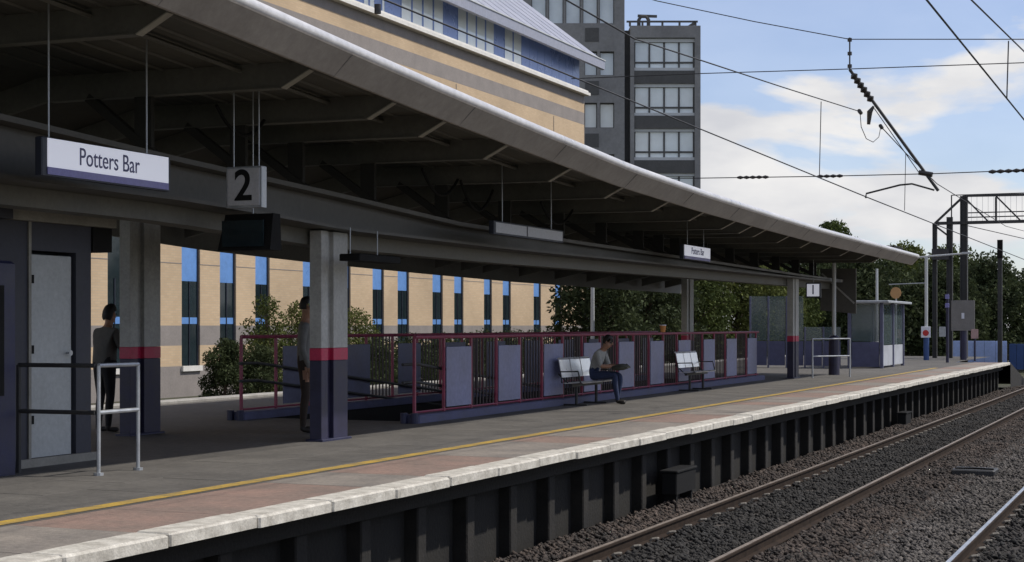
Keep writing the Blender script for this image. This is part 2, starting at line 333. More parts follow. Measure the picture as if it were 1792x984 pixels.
# ------------------------------------------------------------------ tracks
def rail_mesh(x, y0, y1, top, parent, worn):
    h = 0.155
    pr = [(-0.07, 0), (0.07, 0), (0.07, 0.012), (0.012, 0.03), (0.012, 0.115), (0.036, 0.125), (0.036, 0.148), (0.028, h - 0.002), (-0.028, h - 0.002), (-0.036, 0.148), (-0.036, 0.125), (-0.012, 0.115), (-0.012, 0.03), (-0.07, 0.012)]
    m = MB(); m.loft([[(x + a, y, top - h + c) for a, c in pr] for y in (y0, y1)])
    o = m.build('rail', M['rail_rust'], parent)
    t = MB(); t.box(x - 0.024, x + 0.024, y0, y1, top - 0.002, top + 0.002)
    t.build('running_surface', worn, o)
    return o
slp = MB(); slp.chamfer(-1.25, 1.25, -0.13, 0.13, -0.2, 0, 0.03); slp_obj = None
for name, xc, worn, label in (('railway_track', -5.2675, M['rail_worn'], 'dull brown rails and sleepers laid beside the platform wall'),
                              ('railway_track', -1.585, M['rail_bright'], 'polished bright rail track on the far side of the dark cable cover')):
    t = empty(name, (xc, 0, RAIL - 0.155)); tag(t, label, 'track')
    for s in (-1, 1): rail_mesh(xc + s * 0.7175, -5, 320, RAIL, t, worn)
    for k in range(100):
        y = 6.0 + k * 0.68
        if slp_obj is None:
            slp_obj = MB(); slp_obj.chamfer(-1.25, 1.25, -0.13, 0.13, -0.2, 0, 0.03); slp_obj = slp_obj.build('sleeper', M['sleeper'], t, local=True); slp_obj.location = (0, y, -0.018)
        else: piece(slp_obj, 'sleeper', (0, y, -0.018), t)
    cl = None
    for k in range(8, 62):
        for sx in (-0.7175 + 0.075, 0.7175 - 0.075):
            y = 6.0 + k * 0.68
            if cl is None:
                c = MB(); c.tube([(-0.03, -0.05, 0.02), (0.0, -0.05, 0.045), (0.045, -0.02, 0.05), (0.05, 0.03, 0.045), (0.0, 0.05, 0.04)], 0.016, 6); cl = c.build('rail_clip', M['clip'], t, local=True); cl.location = (sx, y, 0)
            else: piece(cl, 'rail_clip', (sx, y, 0), t)

# ------------------------------------------------------------------ platform
EDGE, YEND = -6.74, 67.5
HX0, HX1, HY0, HY1 = -13.85, -11.1, 22.4, 43.4          # opening of the ramp down
plat = empty('platform', (-12, 30, 0)); structure(plat)
p = MB()
def slab(x0, x1, y0, y1): p.poly([(x0, y0, 0), (x1, y0, 0), (x1, y1, 0), (x0, y1, 0)])
slab(HX1, -8.15, -5, YEND); slab(-18, HX0, -5, 80); slab(HX0, HX1, -5, HY0); slab(HX0, HX1, HY1, 80); slab(HX1, -8.9, YEND, 80)
p.build('platform_surface', M['tarmac'], plat)
y = MB(); y.poly([(-8.39, -5, 0.004), (-8.22, -5, 0.004), (-8.22, 58, 0.004), (-8.39, 58, 0.004)]); y.build('yellow_line', M['yellow_paint'], plat)
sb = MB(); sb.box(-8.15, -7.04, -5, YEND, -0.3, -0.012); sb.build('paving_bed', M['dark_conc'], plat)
J0 = 9.6 - 1.18 * 8
cop_m = [MB().chamfer(-0.31, 0, 0.006, 1.174, -0.085, 0.012, 0.014), MB().chamfer(-0.305, 0.006, 0.01, 1.170, -0.09, 0.006, 0.018)]
cop = []; pav = []
k = 0
while J0 + 1.18 * (k + 1) < YEND + 0.5:
    yy = J0 + 1.18 * k
    i = k % 2
    if len(cop) <= i: c = cop_m[i].build('coping_stone', M['white_paint'], plat, local=True); cop.append(c)
    else: c = piece(cop[i], 'coping_stone', (0, 0, 0), plat)
    c.location = (EDGE + 12 + random.uniform(-.006, .006), yy - 30, random.uniform(-.004, .003)); c.rotation_euler = (random.uniform(-.003, .003), 0, random.uniform(-.004, .004))
    j = 1 if (k // 2 + (k % 7 == 3)) % 2 == 0 else 0
    key = ('slab_grey', 'slab_pink')[j]
    src = next((q for q in pav if q.data.materials[0] == M[key]), None)
    if src is None:
        src = MB().chamfer(-8.145, -7.055, 0.003, 1.177, -0.06, 0.002, 0.003).build('paving_slab', M[key], plat, local=True); pav.append(src); c2 = src
    else: c2 = piece(src, 'paving_slab', (0, 0, 0), plat)
    c2.location = (12, yy - 30, random.uniform(-.002, .002))
    k += 1
M['slab_dull'] = mat('slab_dull', (0.135, 0.126, 0.113), 0.9, scale=1.3, c2=(0.085, 0.08, 0.073), bump=0.3, bscale=60, fine=0.22)
sd0 = None
for k in range(46):
    for r_ in range(2):
        if sd0 is None: sd0 = MB().chamfer(-0.445, 0.445, 0.004, 1.176, -0.02, 0.003, 0.003).build('paving_slab', M['slab_dull'], plat, local=True); c = sd0
        else: c = piece(sd0, 'paving_slab', (0, 0, 0), plat)
        c.location = (-8.87 - 0.9 * r_ + 12, J0 + 1.18 * (k + 4 + 0.5 * r_) - 30, random.uniform(-.0015, .0005)); c.rotation_euler = (random.uniform(-.001, .001), random.uniform(-.001, .001), 0)
kb = MB(); kb.chamfer(-18.35, -18.003, -5, 80, -0.8, 0.06, 0.02); kb.build('back_kerb', M['pale_conc'], plat)
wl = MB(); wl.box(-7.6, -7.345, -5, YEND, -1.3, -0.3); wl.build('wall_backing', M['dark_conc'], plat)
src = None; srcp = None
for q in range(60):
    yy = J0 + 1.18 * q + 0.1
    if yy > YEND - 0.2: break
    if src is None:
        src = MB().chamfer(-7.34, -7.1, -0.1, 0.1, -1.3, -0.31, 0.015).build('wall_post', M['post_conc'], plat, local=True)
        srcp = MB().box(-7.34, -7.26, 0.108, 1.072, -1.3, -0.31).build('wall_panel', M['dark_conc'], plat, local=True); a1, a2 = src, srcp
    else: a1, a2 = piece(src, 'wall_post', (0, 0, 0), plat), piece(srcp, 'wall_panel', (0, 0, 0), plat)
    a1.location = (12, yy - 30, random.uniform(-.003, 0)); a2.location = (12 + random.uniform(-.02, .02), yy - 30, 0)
e = MB(); e.poly([(-8.9, YEND, -0.003), (EDGE, YEND, -0.003), (EDGE, YEND + 8, -1.15), (-8.9, YEND + 8, -1.15)]); e.poly([(-8.9, YEND, -1.3), (-8.9, YEND, 0), (-8.9, YEND + 8, -1.15)]); e.poly([(EDGE, YEND, -1.3), (EDGE, YEND, -0.003), (EDGE, YEND + 8, -1.15)])
e.build('end_ramp', M['dark_conc'], plat)
# ramp down in its opening
rp_ = MB(); rp_.poly([(HX0, HY0, -0.004), (HX1, HY0, -0.004), (HX1, HY1, -2.3), (HX0, HY1, -2.3)]); rp_.build('ramp_floor', M['tarmac'], plat)
for x in (HX0, HX1):
    q = MB(); q.poly([(x, HY0, 0), (x, HY1, 0), (x, HY1, -2.4), (x, HY0, -0.1)]); q.build('ramp_side_wall', M['dark_conc'], plat)
q = MB(); q.poly([(HX0, HY1, 0), (HX1, HY1, 0), (HX1, HY1, -2.4), (HX0, HY1, -2.4)]); q.build('ramp_end_wall', M['dark_conc'], plat)

# trackside boxes
def trackside_box(x0, x1, y0, y1, z0, z1, label):
    t = empty('equipment_box', ((x0 + x1) / 2, (y0 + y1) / 2, z0)); tag(t, label, 'equipment box')
    MB().chamfer(x0, x1, y0, y1, z0, z1 - 0.03, 0.015).build('body', M['black'], t)
    for yy_ in (y0 + 0.08, y1 - 0.14):
        if z0 > -1.1: MB().box(x0 + 0.03, x1 - 0.03, yy_, yy_ + 0.06, -1.12, z0 - 0.002).build('leg', M['black'], t)
    MB().chamfer(x0 - 0.02, x1 + 0.02, y0 - 0.02, y1 + 0.02, z1 - 0.03, z1, 0.01).build('lid', M['black'], t)
trackside_box(-6.95, -6.72, 21.8, 22.75, -0.9, -0.56, 'long black lidded equipment box against the platform wall')
trackside_box(-6.92, -6.7, 41.5, 42.3, -1.12, -0.72, 'short black lidded equipment box further along the platform wall')
t = empty('cable_cover', (-3.5, 28.9, -1.14)); tag(t, 'flat dark cable cover lying between the two tracks', 'cable cover')
MB().chamfer(-3.85, -3.12, 28.6, 29.25, -1.16, -1.0, 0.02).build('cover_plate', M['dark_steel'], t)
MB().tube([(-3.8, 28.75, -0.99), (-3.5, 28.8, -0.985), (-3.15, 28.75, -0.99)], 0.018, 6).build('cable', M['black'], t)

# ------------------------------------------------------------------ canopy
ZR = [(3, 4.62), (12.1, 4.16), (14.6, 4.02), (16.5, 3.92), (19.8, 3.77), (23, 3.63), (27.2, 3.54), (31.7, 3.48), (36.5, 3.43), (51, 3.40)]
GT = [(3, 3.75), (11.8, 3.46), (14.4, 3.34), (18.2, 3.21), (21.8, 3.06), (27, 3.02), (33.6, 3.0), (44.7, 2.95), (51, 2.95)]
GB = [(3, 2.9), (15, 2.86), (18.4, 2.74), (23.7, 2.73), (34, 2.78), (51, 2.86)]
YA, YB = 3.5, 50.6
zr = lambda y: interp(y, ZR)
ysamp = list(np.linspace(YA, YB, 60))
can = empty('platform_canopy', (-11, 27, 2.5)); tag(can, 'long grey cantilever platform canopy with rounded silver edge', 'canopy')
def sweep(profile, name, m, smooth=False, closed=True):
    q = MB(); q.loft([profile(yv) for yv in ysamp]); return q.build(name, m, can, smooth=smooth)
# rounded nose: bullnose profile
def nose(yv):
    z = zr(yv); pts = []
    for k in range(9):
        a = R(-48 + k * 20); pts.append((-7.83 + 0.07 * math.cos(a), yv, z + 0.245 + 0.07 * math.sin(a)))
    pts += [(-8.0, yv, z + 0.3), (-7.99, yv, z + 0.2)]
    return pts
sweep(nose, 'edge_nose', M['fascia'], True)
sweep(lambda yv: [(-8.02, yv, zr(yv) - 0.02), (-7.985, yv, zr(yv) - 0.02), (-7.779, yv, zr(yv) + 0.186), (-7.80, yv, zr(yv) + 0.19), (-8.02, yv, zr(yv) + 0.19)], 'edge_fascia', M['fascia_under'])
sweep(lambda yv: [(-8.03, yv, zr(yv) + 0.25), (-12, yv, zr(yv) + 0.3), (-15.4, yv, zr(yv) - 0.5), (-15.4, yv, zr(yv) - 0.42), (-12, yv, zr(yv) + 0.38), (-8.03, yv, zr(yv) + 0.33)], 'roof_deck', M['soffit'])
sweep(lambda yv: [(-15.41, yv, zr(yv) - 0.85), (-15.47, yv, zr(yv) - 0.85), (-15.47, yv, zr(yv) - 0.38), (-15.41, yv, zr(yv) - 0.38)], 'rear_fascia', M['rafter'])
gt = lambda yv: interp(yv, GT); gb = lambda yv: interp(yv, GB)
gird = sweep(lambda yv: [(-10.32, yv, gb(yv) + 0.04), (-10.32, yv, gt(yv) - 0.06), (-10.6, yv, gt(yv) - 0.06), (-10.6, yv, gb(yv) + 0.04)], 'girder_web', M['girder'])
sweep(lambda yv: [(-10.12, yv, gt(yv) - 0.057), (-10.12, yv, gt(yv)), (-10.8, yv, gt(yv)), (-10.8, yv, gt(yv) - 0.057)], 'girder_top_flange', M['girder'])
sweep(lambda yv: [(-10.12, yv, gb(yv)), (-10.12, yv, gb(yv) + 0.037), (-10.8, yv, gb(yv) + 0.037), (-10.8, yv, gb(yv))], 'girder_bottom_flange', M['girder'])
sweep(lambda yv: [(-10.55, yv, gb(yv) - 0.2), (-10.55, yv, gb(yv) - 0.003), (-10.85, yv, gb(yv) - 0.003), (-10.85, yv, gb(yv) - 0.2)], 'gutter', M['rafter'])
RY = [4.6, 7.1, 9.6, 12.1, 14.63, 16.53, 17.88, 19.84, 22.23, 24.68, 27.16, 29.44, 31.73, 33.1, 34.3, 36.5, 38.9, 41.3, 43.7, 46.1, 48.4]
for yv in RY:
    z = zr(yv); hw = 0.035
    pf = [(-8.5, z + 0.17), (-8.83, z), (-11.9, z + 0.02), (-15.3, z - 0.72), (-15.3, z - 0.5), (-12, z + 0.299), (-8.03, z + 0.249), (-8.45, z + 0.2)]
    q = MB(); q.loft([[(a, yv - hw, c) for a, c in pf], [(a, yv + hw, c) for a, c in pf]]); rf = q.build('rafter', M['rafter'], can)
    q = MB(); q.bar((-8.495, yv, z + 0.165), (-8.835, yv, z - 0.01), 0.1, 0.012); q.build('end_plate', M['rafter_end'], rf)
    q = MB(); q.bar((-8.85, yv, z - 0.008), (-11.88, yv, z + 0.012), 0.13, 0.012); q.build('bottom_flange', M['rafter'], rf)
    gz = gt(yv)
    MB().bar((-10.42, yv, gz + 0.004), (-11.35, yv, z + 0.03), 0.09, 0.1).build('bracket', M['strut'], can)
    MB().box(-10.72, -10.5, yv - 0.03, yv + 0.03, gz + 0.003, z + 0.01).build('stub_post', M['strut'], can)
for (ya, yb, x) in ((4, 50, -9.35),):     # purlins under the deck
    pts = [(x, yv, zr(yv) + 0.2) for yv in np.linspace(ya, yb, 40)]
    MB().tube(pts, 0.028, 6).build('conduit', M['rafter'], can)
for x in np.arange(-8.35, -11.95, -0.4):
    f_ = (x + 8.03) / (-3.97)
    MB().tube([(x, yv, zr(yv) + 0.25 + 0.05 * f_ - 0.004) for yv in np.linspace(YA, YB, 40)], 0.02, 5).build('deck_rib', M['rafter'], can)
for k_ in range(16):
    yv = 5.2 + k_ * 3.0; z = zr(yv)
    MB().bar((-7.995, yv, z - 0.024), (-7.772, yv, z + 0.186), 0.012, 0.008).build('fascia_joint', M['board'], can)
for (y0_, y1_, dz) in ((20.4, 21.6, 0.3), (21.7, 22.9, 0.38), (24.9, 26.4, 0.3), (15.2, 16.2, 0.25)):
    MB().tube(sag((-10.05, y0_, zr(y0_) - 0.02), (-10.05, y1_, zr(y1_) - 0.02), dz, 10), 0.022, 6).build('slack_cable', M['black'], can)
# end panel hanging at the far end of the roof
q = MB(); z = zr(YB)
q.loft([[(-10.85, YB + 0.005, z - 0.1), (-9.72, YB + 0.005, z - 0.1), (-9.72, YB + 0.005, 1.87), (-10.85, YB + 0.005, 1.98)], [(-10.85, YB + 0.045, z - 0.1), (-9.72, YB + 0.045, z - 0.1), (-9.72, YB + 0.045, 1.87), (-10.85, YB + 0.045, 1.98)]])
ep = q.build('end_panel', M['girder'], can)
MB().bar((-10.8, YB - 0.02, z - 0.25), (-9.77, YB - 0.02, 2.2), 0.02, 0.05).build('diagonal_brace', M['col_grey'], ep)
t = empty('roof_vent', at_x(1578, 428, -8.3)); t.location.y = 49.0; t.location.z = zr(49) + 0.33; tag(t, 'small black flat box on the canopy roof end', 'vent')
MB().box(-8.75, -8.1, 48.0, 49.6, zr(48.8) + 0.36, zr(48.8) + 0.47).build('hood', M['black'], t)
for yy in (48.3, 49.3): MB().box(-8.5, -8.4, yy, yy + 0.08, zr(yy) + 0.325, zr(48.8) + 0.36).build('foot', M['black'], t)

# columns
def column(x, y, top, label, s=0.36, group=None):
    t = empty('steel_column', (x, y, 0)); tag(t, label, 'column')
    def h(z0, z1, e):
        q = MB(); a = 0.088 + e
        q.chamfer(x - a, x + a, y - 0.36 - e, y - 0.19 + e, z0, z1, 0.006); q.box(x - 0.03 - e, x + 0.03 + e, y - 0.19 + e, y - 0.04 - e, z0, z1); q.chamfer(x - a, x + a, y - 0.04 - e, y + 0.34 + e, z0, z1, 0.006); return q
    h(1.21, top, 0).build('upper_shaft', M['col_grey'], t); h(1.05, 1.208, 0.002).build('red_band', M['col_red'], t); h(0.03, 1.048, 0.0).build('navy_shaft', M['col_navy'], t)
    MB().chamfer(x - 0.13, x + 0.13, y - 0.4, y + 0.38, 0, 0.03, 0.008).build('base_plate', M['navy_deep'], t)
    return t
column(-10.42, 18.4, 2.73, 'grey column with red band and navy foot behind the platform number sign')
column(-10.45, 45.1, 2.84, 'grey column with red band and navy foot near the glazed shelter')
column(-13.33, 18.3, 3.45, 'grey banded column beside the standing person with a phone')
column(-13.9, 46.2, 3.1, 'grey banded column behind the far end of the ramp fence')

# ------------------------------------------------------------------ hanging signs
def rods(t, pts):
    for a, b_ in pts: MB().tube([a, b_], 0.009, 6).build('hanger_rod', M['gal'], t)
X = -9.5
t = empty('station_sign', (X, 12.5, 2.85)); tag(t, 'white station name sign with violet stripe reading Potters Bar', 'sign')
MB().chamfer(X - 0.09, X - 0.005, 11.58, 13.55, 2.855, 3.205, 0.01).build('casing', M['frame_dark'], t)
fp = MB().box(X - 0.004, X + 0.004, 11.65, 13.5, 2.935, 3.195).build('face', M['sign_lit'], t)
MB().box(X - 0.004, X + 0.006, 11.65, 13.5, 2.868, 2.934).build('stripe', M['sign_violet'], t)
text_mesh('Potters Bar', 0.235, Matrix.Translation((X + 0.007, 12.55, 3.06)) @ FACE_X @ Matrix.Diagonal((0.85, 1, 1, 1)), 'lettering', M['sign_ink'], t)
rods(t, [((X - 0.045, yv, 3.2), (X - 0.045, yv, zr(yv) + 0.28)) for yv in (11.72, 13.2)])
t = empty('platform_number_sign', (-9.5, 14.9, 2.79)); tag(t, 'square grey hanging sign with black number 2', 'sign')
MB().chamfer(-9.73, -9.27, 14.9, 15.0, 2.785, 3.235, 0.008).build('casing', M['gal'], t)
MB().box(-9.70, -9.30, 14.885, 14.899, 2.81, 3.21).build('face', M['sign_grey'], t)
text_mesh('2', 0.47, Matrix.Translation((-9.5, 14.883, 3.01)) @ FACE_NY, 'number', M['black'], t, off=0.008)
rods(t, [((x_, 14.95, 3.23), (x_, 14.95, zr(15) + 0.28)) for x_ in (-9.66, -9.34)])
t = empty('information_monitor', (-9.93, 15.7, 2.37)); tag(t, 'black hooded monitor hanging under the number 2 sign', 'monitor')
q = MB(); q.loft([[(-10.3, 15.6, 2.36), (-9.6, 15.6, 2.36), (-9.6, 15.85, 2.36), (-10.3, 15.85, 2.36)], [(-10.26, 15.7, 2.78), (-9.62, 15.7, 2.78), (-9.62, 15.85, 2.78), (-10.26, 15.85, 2.78)]]); q.build('hood', M['black'], t)
MB().box(-10.23, -9.68, 15.58, 15.6, 2.4, 2.7).build('screen', M['dark_glass'], t)
rods(t, [((-9.95, 15.8, 2.78), (-9.95, 15.8, zr(15.8) + 0.28))])
t = empty('speaker_box', (-9.9, 18.6, 2.33)); tag(t, 'slim black box hung below the girder beside the near column', 'speaker')
MB().chamfer(-10.05, -9.75, 18.0, 19.15, 2.33, 2.42, 0.01).build('body', M['black'], t)
rods(t, [((-10.0, yv, 2.42), (-10.0, yv, gb(yv) + 0.02)) for yv in (18.2, 18.95)])
t = empty('long_sign', (X, 23.2, 2.9)); tag(t, 'long dim grey sign board hung in front of the girder', 'sign')
MB().chamfer(X - 0.09, X - 0.005, 21.7, 24.55, 2.86, 3.06, 0.008).build('casing', M['frame_dark'], t)
MB().box(X - 0.004, X + 0.003, 21.76, 22.95, 2.885, 3.035).build('face', M['sign_grey'], t); MB().box(X - 0.004, X + 0.003, 23.0, 24.49, 2.885, 3.035).build('face', M['sign_grey'], t)
rods(t, [((X - 0.045, yv, 3.05), (X - 0.045, yv, zr(yv) + 0.28)) for yv in (22.1, 24.1)])
t = empty('station_sign', (X, 32.3, 2.9)); tag(t, 'smaller white Potters Bar name sign further along the girder', 'sign')
MB().chamfer(X - 0.09, X - 0.005, 31.3, 33.3, 2.86, 3.16, 0.008).build('casing', M['frame_dark'], t)
MB().box(X - 0.004, X + 0.003, 31.36, 33.24, 2.93, 3.15).build('face', M['sign_lit'], t); MB().box(X - 0.004, X + 0.004, 31.36, 33.24, 2.87, 2.928).build('stripe', M['sign_violet'], t)
text_mesh('Potters Bar', 0.2, Matrix.Translation((X + 0.006, 32.3, 3.04)) @ FACE_X, 'lettering', M['sign_ink'], t)
rods(t, [((X - 0.045, yv, 3.15), (X - 0.045, yv, zr(yv) + 0.28)) for yv in (31.7, 32.9)])
P = at_y(1423, 508, 46.5)
t = empty('platform_number_sign', (P.x, 46.5, P.z - 0.2)); tag(t, 'small white hanging sign with dark number 1', 'sign')
MB().chamfer(P.x - 0.22, P.x + 0.22, 46.5, 46.6, P.z - 0.22, P.z + 0.22, 0.008).build('casing', M['frame_dark'], t)
MB().box(P.x - 0.18, P.x + 0.18, 46.49, 46.499, P.z - 0.18, P.z + 0.18).build('face', M['sign_lit'], t)  # glow added to brighten this face, no known lamp inside
text_mesh('1', 0.4, Matrix.Translation((P.x, 46.485, P.z)) @ FACE_NY, 'number', M['sign_ink'], t)
rods(t, [((P.x, 46.55, P.z + 0.2), (P.x, 46.55, zr(46) + 0.28))])

# ------------------------------------------------------------------ kiosk, machine, hoop rail
t = empty('kiosk', (-12, 12.8, 0)); tag(t, 'dark navy platform kiosk with pale grey door under the canopy', 'kiosk')
q = MB(); q.box(-12.9, -11.32, 10.0, 13.58, 0.0, 2.6); q.box(-12.9, -11.32, 14.36, 14.62, 0.0, 2.6); q.box(-12.9, -11.32, 13.58, 14.36, 2.3, 2.6); q.box(-12.9, -11.6, 13.58, 14.36, 0.0, 2.3); q.build('wall', M['navy_wall'], t)
MB().box(-11.3195, -11.27, 13.4, 14.66, 0.0, 0.09).build('plinth', M['lintel'], t)
MB().box(-12.9, -11.22, 13.2, 14.95, 2.603, 2.76).build('lintel', M['lintel'], t)
MB().box(-12.9, -11.20, 10.0, 13.197, 2.603, 2.74).build('lintel', M['navy_wall'], t)
MB().box(-11.9, -11.3, 14.63, 14.97, 2.33, 2.6).build('eave_box', M['black'], t)
d = MB().chamfer(-11.42, -11.36, 13.63, 14.33, 0.09, 2.26, 0.006).build('door', M['door_grey'], t)
MB().tube([(-11.355, 14.25, 1.2), (-11.31, 14.25, 1.2), (-11.3, 14.25, 1.2)], [0.012, 0.012, 0.03], 10).build('door_knob', M['gal'], d)
for zv in (0.45, 1.2, 1.95): MB().box(-11.362, -11.34, 13.6, 13.69, zv, zv + 0.09).build('hinge', M['black'], d)
MB().box(-11.318, -11.30, 13.56, 13.60, 0.0, 2.6).build('door_jamb', M['lintel'], t)
t = empty('ticket_machine', (-11.3, 12.3, 0)); tag(t, 'deep navy upright machine casing beside the kiosk door', 'machine')
MB().chamfer(-11.7, -10.9, 11.4, 12.9, 0, 2.15, 0.03).build('casing', M['navy_deep'], t); MB().box(-10.899, -10.89, 11.6, 12.7, 0.8, 1.9).build('front_panel', M['black'], t)
t = empty('hoop_rail', (-10.05, 13.4, 0)); tag(t, 'silver tubular hoop railing with mid rail beside the kiosk', 'railing')
for yv in (13.1, 13.75):
    MB().tube([(-10.05, yv, 0.01), (-10.05, yv, 1.1)], 0.02, 8).build('post', M['gal'], t); MB().tube([(-10.05, yv, 0), (-10.05, yv, 0.03)], 0.05, 10).build('foot', M['gal'], t)
for zv in (1.1, 0.63): MB().tube([(-10.05, 13.1, zv), (-10.05, 13.75, zv)], 0.022, 8).build('rail', M['gal'], t)
for zv in (1.1, 0.63): MB().tube([(-10.07, 13.07, zv), (-10.98, 13.02, zv)], 0.022, 8).build('side_rail', M['dark_steel'], t)
MB().tube([(-10.98, 13.02, 0), (-10.98, 13.02, 1.1)], 0.024, 8).build('post', M['dark_steel'], t)

# ------------------------------------------------------------------ ramp fences
def fence(x, name, label, pm, rail_m, y0, y1, first, back):
    t = empty(name, (x, y0, 0)); tag(t, label, 'fence')
    MB().chamfer(x - 0.16, x + 0.16, y0 - 0.15, y1 + 0.15, 0.002, 0.13, 0.02).build('plinth', M['plinth'], t)
    MB().tube([(x, y0, 1.32), (x, y1, 1.32)], 0.03, 8).build('top_rail', rail_m, t)
    MB().tube([(x, y0, 0.16), (x, y1, 0.16)], 0.018, 6).build('bottom_rail', M['magenta'], t)
    pa = po = None
    yv = y0
    k = 0
    while yv <= y1 + 0.01:
        if po is None: po = MB().chamfer(-0.022, 0.022, -0.022, 0.022, 0.13, 1.3, 0.004).build('post', M['magenta'], t, local=True); o = po
        else: o = piece(po, 'post', (0, 0, 0), t)
        o.location = (0, yv - y0, 0); yv += 1.05; k += 1
    yv = first
    while yv + 1.0 <= y1 + 0.2:
        if pa is None: pa = MB().chamfer(-0.01, 0.01, 0.02, 0.98, 0.2, 1.16, 0.006).build('panel', pm, t, local=True); o = pa
        else: o = piece(pa, 'panel', (0, 0, 0), t)
        o.location = (0.035, yv - y0, 0); yv += 2.1
    bl = None; yv = first + 1.05
    while yv + 1.0 <= y1 + 0.2:
        for j in range(7):
            if bl is None: bl = MB().box(-0.011, 0.011, -0.011, 0.011, 0.16, 1.3).build('baluster', M['plum'], t, local=True); o = bl
            else: o = piece(bl, 'baluster', (0, 0, 0), t)
            o.location = (0, yv - y0 + 0.1 + j * 0.135, 0)
        yv += 2.1
    for z0 in (0.9, 0.62):      # handrails down the ramp
        s_ = 1 if back else -1
        MB().tube([(x + s_ * 0.1, y0 - 0.2, z0), (x + s_ * 0.1, y0 + 0.3, z0), (x + s_ * 0.1, y1, z0 - 2.2)], 0.024, 8).build('ramp_handrail', M['dark_steel'], t)
    for s_ in (-0.09, 0.09): MB().tube([(x + s_, y0 - 0.17, 0.0), (x + s_, y0 - 0.17, 0.16)], 0.06, 10).build('foot', M['navy_deep'], t)
    return t
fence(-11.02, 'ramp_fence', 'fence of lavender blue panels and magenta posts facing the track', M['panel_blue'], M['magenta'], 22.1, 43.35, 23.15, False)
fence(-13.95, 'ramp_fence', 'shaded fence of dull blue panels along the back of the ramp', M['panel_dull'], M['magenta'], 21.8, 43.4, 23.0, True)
P = at_x(1160, 590, -11.02)
t = empty('paper_cup', (-11.02, P.y, 1.35)); tag(t, 'small orange cup standing on the magenta top rail', 'cup')
q = MB(); q.tube([(-11.02, P.y, 1.352), (-11.02, P.y, 1.5)], [0.055, 0.075], 12); q.build('cup_body', M['orange'], t)
MB().tube([(-11.02, P.y, 1.5), (-11.02, P.y, 1.52)], 0.08, 12).build('lid', M['sign_white'], t)

# ------------------------------------------------------------------ benches
def bench(y0, n, label):
    t = empty('metal_bench', (-10.6, y0 + n * 0.28, 0)); tag(t, label, 'bench', None)
    x = -10.6
    for k in range(n):
        ya, yb = y0 + k * 0.56 + 0.02, y0 + k * 0.56 + 0.54
        q = MB(); prof_ = [(x + 0.24, 0.44), (x + 0.2, 0.455), (x - 0.1, 0.43), (x - 0.16, 0.435), (x - 0.16, 0.42), (x - 0.1, 0.415), (x + 0.2, 0.44), (x + 0.235, 0.425)]
        q.loft([[(a, yy, c) for a, c in prof_] for yy in (ya, yb)]); q.build('seat', M['seat_steel'], t)
        bk = None
        q = MB(); bp_ = [(x - 0.19, 0.53), (x - 0.175, 0.53), (x - 0.24, 0.86), (x - 0.27, 0.9), (x - 0.285, 0.89), (x - 0.255, 0.86)]
        q.loft([[(a, yy, c) for a, c in bp_] for yy in (ya, yb)]); bk = q.build('backrest', M['seat_steel'], t)
    MB().box(x - 0.03, x + 0.03, y0, y0 + n * 0.56, 0.36, 0.412).build('beam', M['dark_steel'], t)
    for yy in (y0 + 0.3, y0 + n * 0.56 - 0.3):
        MB().tube([(x, yy, 0.36), (x, yy, 0.02)], 0.03, 8).build('leg', M['dark_steel'], t)
        MB().chamfer(x - 0.25, x + 0.22, yy - 0.03, yy + 0.03, 0, 0.03, 0.006).build('foot', M['dark_steel'], t)
    for yy in (y0 - 0.01, y0 + n * 0.56 + 0.01):
        MB().tube([(x - 0.17, yy, 0.43), (x - 0.2, yy, 0.64), (x + 0.15, yy, 0.65), (x + 0.2, yy, 0.44)], 0.016, 6).build('armrest', M['dark_steel'], t)
    for yy in (y0 + 0.05, y0 + n * 0.56 - 0.05): MB().bar((x - 0.03, yy, 0.39), (x - 0.265, yy, 0.6), 0.03, 0.02).build('back_bracket', M['dark_steel'], t)
bench(27.75, 3, 'silver metal bench with a man sitting on it')
bench(35.1, 3, 'empty silver metal bench in front of the ramp fence')

# ------------------------------------------------------------------ people
M['skin'] = mat('skin', (0.3, 0.16, 0.1), 0.55, var=0.1, scale=8)
M['hair'] = mat('hair', (0.012, 0.01, 0.009), 0.6, var=0.3, scale=60)
M['top_grey'] = mat('top_grey', (0.3, 0.3, 0.28), 0.9, var=0.15, scale=7, bump=0.4, bscale=14)
M['top_dull'] = mat('top_dull', (0.09, 0.088, 0.082), 0.9, var=0.2, scale=7, bump=0.4, bscale=14)
M['top_dim'] = mat('top_dim', (0.17, 0.17, 0.165), 0.9, var=0.2, scale=7, bump=0.4, bscale=14)
M['jeans'] = mat('jeans', (0.022, 0.034, 0.08), 0.9, var=0.25, scale=10, bump=0.3, bscale=16)
M['trousers'] = mat('trousers', (0.012, 0.012, 0.014), 0.9, var=0.2, scale=8, bump=0.3, bscale=16)
M['brown_cloth'] = mat('brown_cloth', (0.035, 0.024, 0.019), 0.9, var=0.2, scale=8, bump=0.3, bscale=16)
M['shoe'] = mat('shoe', (0.02, 0.016, 0.014), 0.6, var=0.2)
M['bag'] = mat('bag', (0.05, 0.05, 0.035), 0.85, var=0.25, scale=8, bump=0.3, bscale=20)
M['phone'] = mat('phone', (0.02, 0.02, 0.025), 0.3, var=0.1)
ph = bpy.data.materials.new('phone_screen'); ph.use_nodes = True
ph.node_tree.nodes['Principled BSDF'].inputs['Emission Color'].default_value = (0.45, 0.6, 1, 1); ph.node_tree.nodes['Principled BSDF'].inputs['Emission Strength'].default_value = 0.6

